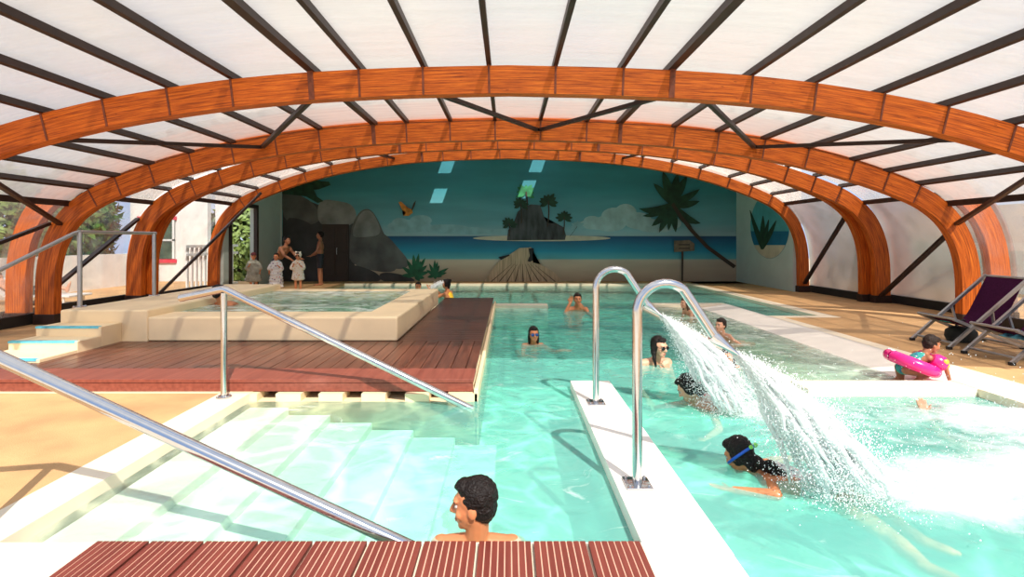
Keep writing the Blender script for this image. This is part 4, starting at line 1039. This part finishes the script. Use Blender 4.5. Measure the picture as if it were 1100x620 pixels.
def fig(label, Nk, yaw, s=1.0, hs=1.0, hyaw=None, hpitch=0, hroll=0, tdir=(0, -.7, -.7), armR=None, armL=None, legR=None, legL=None, skin='skin_tan',
        hair=('short', 'hair_black'), vox=.009, suit=None, hand=True, headdir=None, group=None, glasses=None, girth=1.0, face=True, base=None):
    Nk = Vector(Nk); y = R(yaw); f = Vector((math.sin(y), -math.cos(y), 0)); u = Vector((0, 0, 1)); r = f.cross(u)
    def W(v): return s * (v[0] * r + v[1] * f + v[2] * u)
    root = empty('person', base or (Nk.x, Nk.y, WD), label, 'person', group)
    b = MB()
    td = W(tdir).normalized(); tr = r.copy(); tf = tr.cross(-td).normalized()
    if tf.dot(f) < 0 and abs(td.z) > .3: tf = -tf
    TM = Matrix((tr, tf, -td)).transposed()
    Tp = lambda t: Nk + td * t * s
    g = girth
    def torso(bb, k=1.0, parts=(0, 1, 2)):
        for i, (t, rr) in enumerate(((.17, (.150, .105, .17)), (.33, (.125, .092, .15)), (.47, (.148, .112, .12)))):
            if i in parts: bb.ell(Tp(t), [q * s * g * k for q in rr], TM, 20, 14)
    torso(b)
    sh = {}
    for sg, nm in ((1, 'R'), (-1, 'L')):
        S_ = Nk + (tr * sg * .165 * g + td * .05) * s; sh[nm] = S_
        b.cap(Nk + td * .01 * s, S_, .058 * s, .056 * s * g); b.ell(S_, .060 * s * g); b.cap(S_, Tp(.2) + tr * sg * .07 * s, .055 * s, .09 * s)
    arms = {'R': armR, 'L': armL}
    for nm, sg in (('R', 1), ('L', -1)):
        a = arms[nm] or ((.06 * sg, .06, -.26), (.05 * sg, .22, -.38), (0, .8, -.3))
        e = sh[nm] + W(a[0]); w_ = sh[nm] + W(a[1])
        b.cap(sh[nm], e, .049 * s * g, .040 * s * g); b.cap(e, w_, .040 * s * g, .028 * s * g)
        hd_ = W(a[2]).normalized() if len(a) > 2 else (w_ - e).normalized()
        if hand:
            pn = hd_.cross(W((sg, 0, .2))).normalized(); sd = hd_.cross(pn).normalized()
            hl = s * (.8 if s < .8 else 1.0)
            curl = a[3] if len(a) > 3 else .5
            for k in range(4):
                kx = (k - 1.5) * .021 * hl; kn = w_ + hd_ * (.088 - abs(k - 1.2) * .004) * hl + sd * kx
                b.cap(w_ + hd_ * .012 * hl + sd * kx * .6, kn, .0155 * hl, .0125 * hl, 8)
                ln = (.070, .080, .075, .058)[k] * hl
                d1_ = (hd_ * math.cos(curl * .5) + pn * math.sin(curl * .5)); d2_ = (hd_ * math.cos(curl * 1.4) + pn * math.sin(curl * 1.4))
                spread = sd * (k - 1.5) * .10
                m_ = kn + (d1_ + spread).normalized() * ln * .55; b.cap(kn, m_, .0098 * hl, .0088 * hl, 8); b.cap(m_, m_ + (d2_ + spread).normalized() * ln * .45, .0088 * hl, .0072 * hl, 8)
            ts = -1 if sg > 0 else 1
            tb = w_ + hd_ * .03 * hl + sd * ts * .026 * hl; tm = tb + (hd_ * .6 + sd * ts * .7 + pn * .25).normalized() * .042 * hl
            b.cap(tb, tm, .0125 * hl, .0105 * hl, 8); b.cap(tm, tm + (hd_ * .85 + sd * ts * .25 + pn * .3).normalized() * .032 * hl, .0105 * hl, .008 * hl, 8)
    legs = {'R': legR, 'L': legL}
    for nm, sg in (('R', 1), ('L', -1)):
        l = legs[nm] or ((.03 * sg, -.38, -.06), (.04 * sg, -.76, -.02), (0, -1, -.2))
        hp = Tp(.50) + tr * sg * .085 * s * g; kn = hp + W(l[0]); an = hp + W(l[1]); fd = W(l[2] if len(l) > 2 else (0, 1, 0)).normalized()
        b.cap(hp, kn, .082 * s * g, .055 * s * g); b.cap(kn, kn.lerp(an, .35), .055 * s * g, .056 * s * g); b.cap(kn.lerp(an, .35), an, .056 * s * g, .036 * s * g)
        b.cap(an, an + fd * .14 * s, .036 * s, .028 * s); b.cap(an - fd * .03 * s, an + fd * .18 * s + W((.01 * sg, 0, 0)), .034 * s, .018 * s)
    # head
    hy = R(yaw if hyaw is None else hyaw); hf = Vector((math.sin(hy), -math.cos(hy), 0)); hr_ = hf.cross(u)
    HM = Matrix((hr_, hf, u)).transposed() @ Matrix.Rotation(R(hpitch), 3, 'X') @ Matrix.Rotation(R(hroll), 3, 'Y')
    k = hs
    up_ = Vector(headdir).normalized() if headdir else (-td * .35 + HM @ Vector((0, .1, 1))).normalized()
    Hc = Nk + up_ * (.065 * s + .125 * k)
    H = lambda x, yy, z: Hc + HM @ Vector((x * k, yy * k, z * k))
    E = lambda x, yy, z, rr, sg=14: b.ell(H(x, yy, z), [q * k for q in rr], HM, sg, 10)
    b.cap(Nk + td * .03 * s, H(0, -.015, -.05), .058 * s, .052 * k)
    E(0, -.012, .025, (.074, .092, .092), 20); E(0, .022, -.02, (.064, .068, .085), 18); E(0, .040, -.066, (.047, .046, .046))
    E(0, .064, -.092, (.024, .022, .020)); E(0, .074, .03, (.052, .018, .016))
    b.cap(H(0, .088, .012), H(0, .106, -.022), .0095 * k, .0135 * k, 8); E(.012, .094, -.026, (.009, .01, .008), 8); E(-.012, .094, -.026, (.009, .01, .008), 8)
    for sg in (1, -1):
        E(sg * .072, -.005, -.012, (.009, .021, .031), 10); E(sg * .04, .062, -.028, (.022, .02, .022), 10)
    E(0, .084, -.058, (.021, .010, .007), 10); E(0, .083, -.068, (.018, .010, .007), 10)
    body = remeshed('body', b, vox, skin, root, root, 2)
    if face:
        for sg in (1, -1):
            e = MB(); e.ell(H(sg * .03, .0745, .006), [.0135 * k, .010 * k, .0085 * k], HM, 10, 8); o = e.build('eye', 'eye', body, smooth=True)
            e = MB(); e.ell(H(sg * .03, .0825, .006), [.0085 * k, .005 * k, .0075 * k], HM, 8, 6); e.build('iris', 'iris', body, smooth=True)
            e = MB(); e.cap(H(sg * .016, .090, .027), H(sg * .047, .078, .029), .0042 * k, .003 * k, 6); e.build('eyebrow', hair[1], body, smooth=True)
        e = MB(); e.ell(H(0, .0895, -.0585), [.021 * k, .006 * k, .0052 * k], HM, 10, 6); e.ell(H(0, .0885, -.067), [.018 * k, .006 * k, .006 * k], HM, 10, 6); e.build('mouth', 'lip', body, smooth=True)
    # hair
    style, hm = hair
    if style:
        h = MB()
        EH = lambda x, yy, z, rr: h.ell(H(x, yy, z), [q * k for q in rr], HM, 18, 12)
        EH(0, -.026, .042, (.081, .093, .088)); EH(0, -.045, .0, (.076, .066, .085))
        EH(0, .03, .088, (.055, .05, .032))
        if style == 'short': EH(0, -.055, -.035, (.058, .04, .05)); [EH(sg * .066, -.002, .012, (.014, .022, .035)) for sg in (1, -1)]
        else:
            for sg in (1, -1): EH(sg * .062, -.012, -.005, (.022, .045, .06))
            EH(0, -.06, -.06, (.062, .035, .07))
        if style == 'long':
            for sg in (1, -1):
                h.cap(H(sg * .066, -.02, -.02), H(sg * .07, -.02, -.14), .026 * k, .018 * k); h.cap(H(sg * .04, -.06, -.04), H(sg * .045, -.075, -.2), .036 * k, .02 * k)
            h.cap(H(0, -.07, -.04), H(0, -.085, -.22), .04 * k, .02 * k)
        if style == 'side': h.cap(H(.066, -.02, -.02), H(.085, .015, -.13), .03 * k, .022 * k); h.cap(H(.085, .015, -.13), H(.075, .04, -.215), .022 * k, .012 * k)
        if style == 'bun': EH(0, -.10, .085, (.04, .036, .038))
        if style == 'swim':
            p_ = H(0, -.09, -.02)
            for a1, a2, r1_, r2_, sd_ in ((.0, .12, .036, .026, 0), (.1, .22, .026, .009, 0), (.02, .16, .022, .009, .025), (.02, .18, .022, .009, -.025)):
                h.cap(p_ + td * a1 + tr * sd_ * .5 - Vector((0, 0, .02)), p_ + td * a2 + tr * sd_ - Vector((0, 0, .05 + a2 * .1)), r1_, r2_)
        if style == 'pony':
            a_ = H(.01, -.115, -.01); h.cap(H(0, -.09, .01), a_, .022 * k, .018 * k)
            tl_ = [a_, a_ + Vector((.05, -.015, -.05)) , a_ + Vector((.10, -.04, -.075)), a_ + Vector((.17, -.07, -.085))]
            for (p_, q_, ra, rb) in zip(tl_[:-1], tl_[1:], (.02, .034, .03), (.034, .03, .012)): h.cap(p_, q_, ra, rb)
        hobj = remeshed('hair', h, min(vox, .008), hm, root, root, 2, .005, 45)
        if style == 'pony':
            t = MB(); t.lathe([(.016, -.008), (.026, -.005), (.026, .005), (.016, .008)], a_, 14, HM @ Matrix.Rotation(R(80), 3, 'X')); t.build('hair_tie', 'pinktie', hobj, smooth=True)
    if glasses:
        gm, gs = glasses; gl = MB()
        for sg in (1, -1):
            gl.ell(H(sg * .032, .093, .006), [.029 * k, .009 * k, .022 * k], HM, 14, 8)
            gl.cap(H(sg * .06, .082, .01), H(sg * .076, .0, .008), .0035 * k, .0035 * k, 6)
        gl.cap(H(-.012, .1, .01), H(.012, .1, .01), .004 * k, .004 * k, 6)
        go = gl.build('sunglasses' if gm == 'lens' else 'swim_goggles', gm, root, smooth=True)
    if suit:
        kind, sm = suit; q = MB()
        if kind == 'top':
            q.ell(Tp(.19), [.155 * s * g, .112 * s * g, .055 * s], TM, 20, 10)
            for sg in (1, -1): q.ell(Tp(.185) + tr * sg * .065 * s + tf * .085 * s, [.06 * s, .04 * s, .055 * s], TM, 12, 8); q.cap(Tp(.15) + tr * sg * .07 * s + tf * .11 * s, Tp(-.02) + tr * sg * .05 * s, .009 * s, .008 * s, 8)
        elif kind == 'onepiece':
            torso(q, 1.05); 
            for sg in (1, -1): q.cap(Tp(.1) + tr * sg * .07 * s - tf * .085 * s, Tp(0) + tr * sg * .07 * s, .014 * s, .014 * s, 8); q.cap(Tp(.1) + tr * sg * .07 * s + tf * .09 * s, Tp(0) + tr * sg * .07 * s, .014 * s, .014 * s, 8)
        elif kind == 'lower':
            torso(q, 1.06, (2,))
        elif kind == 'trunks':
            torso(q, 1.06, (2,))
            for sg, nm in ((1, 'R'), (-1, 'L')):
                l = legs[nm] or ((.03 * sg, -.38, -.06),); hp = Tp(.50) + tr * sg * .085 * s * g; q.cap(hp, hp + W(l[0]) * .7, .092 * s * g, .075 * s * g)
        remeshed('swimsuit', q, vox, sm, root, root, 2)
    return root, dict(H=H, HM=HM, Tp=Tp, tr=tr, tf=tf, td=td, sh=sh, W=W, k=k, s=s, Nk=Nk, Hc=Hc)

STAND = ((.02, .01, -.42), (.02, -.01, -.83), (0, 1, -.1))
# 1 the man at the near pool edge
fig('dark-haired man in the front pool, seen from behind, face turned left, by the red grating', (-.150, 2.425, -.012), 180, 1.0, 1.0, hyaw=-98, hpitch=-6, tdir=(0, .62, -.78), headdir=(-.05, -.05, 1),
    armR=((.12, .10, -.20), (.14, .32, -.28), (0, 1, -.1)), armL=((-.12, .10, -.20), (-.14, .32, -.28), (0, 1, -.1)),
    legR=((.12, .34, -.0), (-.06, .34, -.03), (-1, .2, 0)), legL=((-.12, .34, -.0), (.06, .24, -.03), (1, .2, 0)), skin='skin_tan', hair=('short', 'hair_black'), vox=.006)
# 2 girl with goggles
fig('girl with blue goggles swimming mid-pool, left of the spouts, arm out', (.335, 7.02, -.01), 8, .74, .86, tdir=(0, -.75, -.66), armL=((-.20, .12, -.09), (-.40, .20, -.05), (-.8, .5, -.1)), armR=((.05, .2, -.14), (-.05, .36, -.10), (-.6, .6, 0)),
    skin='skin_tan', hair=('long', 'hair_black'), glasses=('goggle', None), suit=('top', 'suit_dark'))
# 3 man with hands at his head
fig('short-haired man far back in the pool, both hands raised to his face', (1.38, 10.42, .04), 0, 1.0, 1.0, tdir=(0, -.72, -.69), armR=((.10, .20, -.06), (.0, .18, .15), (-.3, .0, 1)), armL=((-.10, .20, -.10), (.06, .23, .04), (.6, .1, .6)),
    skin='skin_tan', hair=('short', 'hair_dark'))
# 4 woman with sunglasses
fig('woman in black sunglasses and green patterned bikini between the two spouts, hand at her chin', (1.665, 5.88, .035), 12, .95, .96, hyaw=32, hpitch=-6, tdir=(0, -.68, -.73), armL=((-.03, .10, -.22), (.10, .20, -.04), (.35, .1, .9), 1.3), armR=((.07, .05, -.25), (.02, .20, -.36)),
    skin='skin_fair', hair=('side', 'hair_black'), glasses=('lens', None), suit=('top', 'suit_green'), vox=.007)
# 5 girl with ponytail
fig('girl with wet black ponytail and pink hair tie swimming beside the farther water jet', (1.60, 4.42, .01), -68, .78, .92, hyaw=-118, hpitch=-38, tdir=(0, -.97, -.22), headdir=(-.45, -.1, .8), armR=((.18, -.04, -.10), (.30, .12, -.14)), armL=((-.16, .05, -.16), (-.2, .25, -.2)),
    skin='skin_fair', hair=('pony', 'hair_black'), suit=('top', 'pink_suit'), vox=.007)
# 6 girl swimming with goggles strap
r6, q6 = fig('girl swimming nearest the ledge with bright goggle strap and white patterned swimsuit', (1.545, 3.19, -.025), -112, .80, .88, hyaw=-140, hpitch=-30, tdir=(0, -.97, -.16), headdir=(-.75, .12, .62), armL=((-.24, -.02, .035), (-.23, .25, .015), (.1, 1, .0), .2), armR=((.20, -.05, -.03), (.30, -.22, -.02)),
    legR=((-.05, -.30, -.10), (-.30, -.46, -.12), (-.5, -.8, 0)), legL=((-.18, -.26, -.10), (-.46, -.38, -.12), (-.5, -.8, 0)), skin='skin_tan', hair=('swim', 'hair_black'), suit=('onepiece', 'suit_white'), vox=.007)
H6 = q6['H']; t = MB(); n = 22
ring = []
for i in range(n):
    a = 2 * PI * i / n; ring.append(H6(.088 * math.cos(a), -.02 + .112 * math.sin(a), .0 - .03 * math.sin(a)))
t.tube(ring + [ring[0]], .0085, 8); sb = t.build('goggle_strap', 'strap_blue', r6, smooth=True)
t = MB(); t.ell(H6(.02, -.135, .03), [.022, .014, .014], q6['HM'], 10, 8); t.ell(H6(-.03, -.13, .03), [.018, .012, .012], q6['HM'], 10, 8); t.build('clip', 'lime', sb, smooth=True)
# 7-9 children by the wading pool
fig('brown-haired child at the far end of the wading pool, turned to the left', (3.34, 9.75, .08), -70, .62, .86, tdir=(0, -.75, -.5), skin='skin_fair', hair=('long', 'hair_brown'), legR=((.05, .2, -.06), (.06, .45, -.10)), legL=((-.05, .2, -.06), (-.06, .45, -.10)), base=(3.34, 9.75, -.14))
fig('child in the wading pool right behind the nearer spout nozzle, arm reaching right', (2.98, 7.25, .09), -60, .56, .80, tdir=(0, -.8, -.55), armL=((-.16, .06, -.06), (-.30, .02, -.13)), skin='skin_fair', hair=('short', 'hair_dark'), legR=((.05, -.3, -.01), (.06, -.6, -.03)), legL=((-.05, -.3, -.01), (-.06, -.6, -.03)), base=(2.98, 7.25, -.14))
fig('dark-haired child half hidden behind the nearer water jet', (2.46, 5.78, .0), -40, .62, .84, hpitch=-12, tdir=(0, -.85, -.5), skin='skin_tan', hair=('long', 'hair_dark'))
# 11 hot tub
fig('dark-haired bather inside the raised hot tub, behind the peak of the bent handrail', (-4.19, 7.62, .46), 150, .92, .95, tdir=(0, .86, -.38), skin='skin_tan', hair=('short', 'hair_black'), legR=((.05, .38, .05), (.05, .72, .0)), legL=((-.05, .38, .05), (-.05, .72, .0)), armR=((.1, .1, -.14), (.1, .34, -.12)), armL=((-.1, .1, -.14), (-.1, .34, -.12)), base=(-4.19, 7.62, .16))
# 12-13 behind the hot tub
fig('woman with hair bun and yellow swimsuit in the water behind the hot tub', (-1.42, 12.15, .20), -105, .95, .95, tdir=(0, -.25, -.97), armL=((-.04, .24, -.08), (.05, .42, .10), (.1, .6, .6)), armR=((.04, .24, -.08), (-.05, .42, .10), (-.1, .6, .6)), skin='skin_tan', hair=('bun', 'hair_black'), suit=('onepiece', 'suit_yellow'), vox=.011)
fig('swimmer behind the hot tub, only a small head showing over its rim', (-2.22, 12.85, .10), 10, .8, .92, tdir=(0, -.8, -.55), skin='skin_tan', hair=('short', 'hair_dark'), vox=.011)

# toddler with swim ring
r10, q10 = fig('toddler crouching on the white beach strip in pink swim ring and armbands', (4.13, 5.17, .262), 86, .50, .74, hpitch=-18, tdir=(0, -.80, -.55), armR=((.06, .25, -.13), (.05, .34, -.42), (0, .6, -.8)), armL=((-.05, .20, -.20), (-.04, .24, -.44), (0, .6, -.8)),
    legR=((.12, .30, -.06), (.10, .02, -.27), (0, 1, -.1)), legL=((-.06, .06, -.24), (-.05, -.14, -.31), (0, 1, -.1)), skin='skin_brown', hair=('short', 'hair_dark'), suit=('onepiece', 'suit_toddler'), vox=.006, girth=1.12, base=(4.16, 5.17, 0))
c = q10['Tp'](.30); ax = Vector((-.30, -.12, .94)).normalized() if False else Vector((.36, -.06, .93)).normalized()
xa = ax.cross(Vector((0, 1, 0))).normalized(); ya = ax.cross(xa)
t = MB(); t.tube([c + (xa * math.cos(2 * PI * i / 40) + ya * math.sin(2 * PI * i / 40)) * .185 for i in range(41)], .060, 18, cap=False)
sr = t.build('swim_ring', 'hotpink', None, smooth=True); tag(sr, 'hot pink inflatable swim ring around the crouching toddler', 'swim ring')
t = MB()
for i in range(5):
    a = -1.9 + i * .45; p = c + (xa * math.cos(a) + ya * math.sin(a)) * .195 + ax * .050; t.ell(p, [.035, .03, .012], Matrix((xa, ya, ax)).transposed(), 10, 6)
pr = t.build('printed_flowers', 'vinyl_white', sr, smooth=True)
for nm, lb in (('R', 'hot pink armband on the toddler arm nearest the viewer'), ('L', 'hot pink armband on the toddler arm farther from the viewer')):
    s0 = q10['sh'][nm]; e0 = s0 + q10['W']((.06, .25, -.13)); d = (e0 - s0).normalized(); m_ = s0.lerp(e0, .55)
    zz3 = d.to_track_quat('Z', 'Y').to_matrix()
    t = MB(); t.lathe([(.03, -.065), (.058, -.06), (.078, -.025), (.078, .025), (.058, .06), (.03, .065)], m_, 18, zz3)
    ab = t.build('armband', 'hotpink', None, smooth='auto'); tag(ab, lb, 'armband')
    t = MB(); t.ell(m_ + Vector((.02, -.068, .02)), [.03, .016, .026], None, 10, 8); t.ell(m_ + Vector((.045, -.058, -.02)), [.018, .014, .018], None, 8, 6); t.build('print', 'vinyl_yellow', ab, smooth=True)

# ------------------------------------------------------------------ people on the floor behind the hot tub
def standing(label, x, y, h, yaw, hs, skin, hair, robe=None, tdir=(0, 0, -1), fz=FZ, armR=None, armL=None, lean=None, **kw):
    s = h / 1.70; nz = fz + (1.36 if not lean else lean) * s * 1.0
    return fig(label, (x, y, nz), yaw, s, hs, tdir=tdir, armR=armR, armL=armL, legR=STAND, legL=((-.02, .01, -.42), (-.02, -.01, -.83), (0, 1, -.1)), skin=skin, hair=hair, vox=.012, base=(x, y, fz), **kw)
def poncho(root, q, m, hem, width, hood=False, m2=None):
    b = MB(); T = q['Tp']; s = q['s']; u = Vector((0, 0, 1))
    n = 9; top = q['Nk'] + u * .0
    for i in range(n):
        t = i / (n - 1); p = top.lerp(Vector((top.x, top.y, hem)), t)
        w_ = width * (.62 + .38 * t) if t > .08 else width * .5
        b.ell(p, [w_, w_ * .62, .07 * s + .02], Matrix((q['tr'], q['tf'], u)).transposed(), 18, 8)
    for nm in ('R', 'L'):
        s0 = q['sh'][nm]; a = q['arms'][nm] if 'arms' in q else None
        e = s0 + q['W'](q['el'][nm]); b.cap(s0, e, .085 * s, .10 * s)
    if hood: b.ell(q['H'](0, -.025, .03), [.095 * q['k'], .10 * q['k'], .11 * q['k']], q['HM'], 16, 10); [b.ell(q['H'](sg * .07, -.01, .125), .03 * q['k']) for sg in (1, -1)]
    remeshed('hooded_robe' if hood else 'poncho', b, .014, m, root, root, 3, .012, 14)
aR = ((.08, .06, -.24), (-.02, .20, -.10), (-.3, .2, .6)); aL = ((-.08, .06, -.24), (.02, .20, -.12), (.3, .2, .6))
ro, q = standing('child in cream spotted robe with bear-ear hood behind the hot tub', -5.36, 13.3, .98, 5, .82, 'skin_tan', ('short', 'hair_dark'), armR=aR, armL=aL, glasses=('lens', None)); q['el'] = {'R': aR[0], 'L': aL[0]}; poncho(ro, q, 'robe_bear', .42, .17, True)
ro, q = standing('dark-haired child in long white patterned poncho behind the hot tub', -5.92, 13.3, .96, 8, .80, 'skin_tan', ('short', 'hair_dark'), armR=((.12, .04, -.24), (.10, .12, -.42)), armL=aL); q['el'] = {'R': (.12, .04, -.24), 'L': aL[0]}; poncho(ro, q, 'robe_white', .22, .20)
ro, q = standing('child in grey-green poncho and dark red cap, leftmost of the robed children', -6.50, 13.3, .98, 25, .80, 'skin_tan', (None, 'hair_dark'), armR=aR, armL=((-.12, .04, -.24), (-.10, .10, -.42))); q['el'] = {'R': aR[0], 'L': (-.12, .04, -.24)}; poncho(ro, q, 'robe_grey', .38, .20)
H_ = q['H']; b = MB(); b.ell(H_(0, -.012, .055), [.082 * q['k'], .098 * q['k'], .075 * q['k']], q['HM'], 16, 10); b.ell(H_(0, .10, .05), [.06 * q['k'], .06 * q['k'], .012 * q['k']], q['HM'], 14, 8); remeshed('cap', b, .008, 'cap_red', ro, ro, 1)
standing('bare-chested adult bending forward behind the robed children', -6.10, 14.3, 1.66, 70, .95, 'skin_brown', ('short', 'hair_black'), tdir=(0, -.62, -.78), lean=1.17, armR=((.04, .18, -.2), (.0, .36, -.30)), armL=((-.04, .18, -.2), (0, .40, -.28)), suit=('trunks', 'suit_dark'))
standing('adult in dark shorts standing in the shade beside the dark door', -5.55, 15.4, 1.62, -80, .95, 'skin_brown', ('short', 'hair_black'), suit=('trunks', 'suit_dark'))
# sunbather outside
fig('sunbather lying on the white garden lounger outside', (-10.42, 10.8, .52), 90, .95, .95, tdir=(0, .85, -.36), headdir=(-.8, 0, .5), legR=((.03, .42, .06), (.03, .80, .02), (0, .3, .9)), legL=((-.03, .40, .16), (-.03, .80, .03), (0, .3, .9)), armR=((.06, .2, -.1), (.05, .42, -.1)), armL=((-.06, .2, -.1), (-.05, .42, -.1)), skin='skin_fair', hair=('short', 'hair_brown'), suit=('trunks', 'suit_dark'), vox=.014, base=(-10.4, 10.8, .28))
# bather under the foam, one hand out
fig('bather hidden under thick foam, one raised hand near the wading pool rim', (3.72, 4.10, -.24), 150, .85, .9, tdir=(0, -.97, -.1), headdir=(-.5, .9, .05), armL=((-.10, .0, .06), (-.24, .1, .24), (-.2, .2, .9), .4), armR=((.12, .0, -.04), (.2, .2, -.02)), skin='skin_fair', hair=('short', 'hair_dark'), vox=.009)
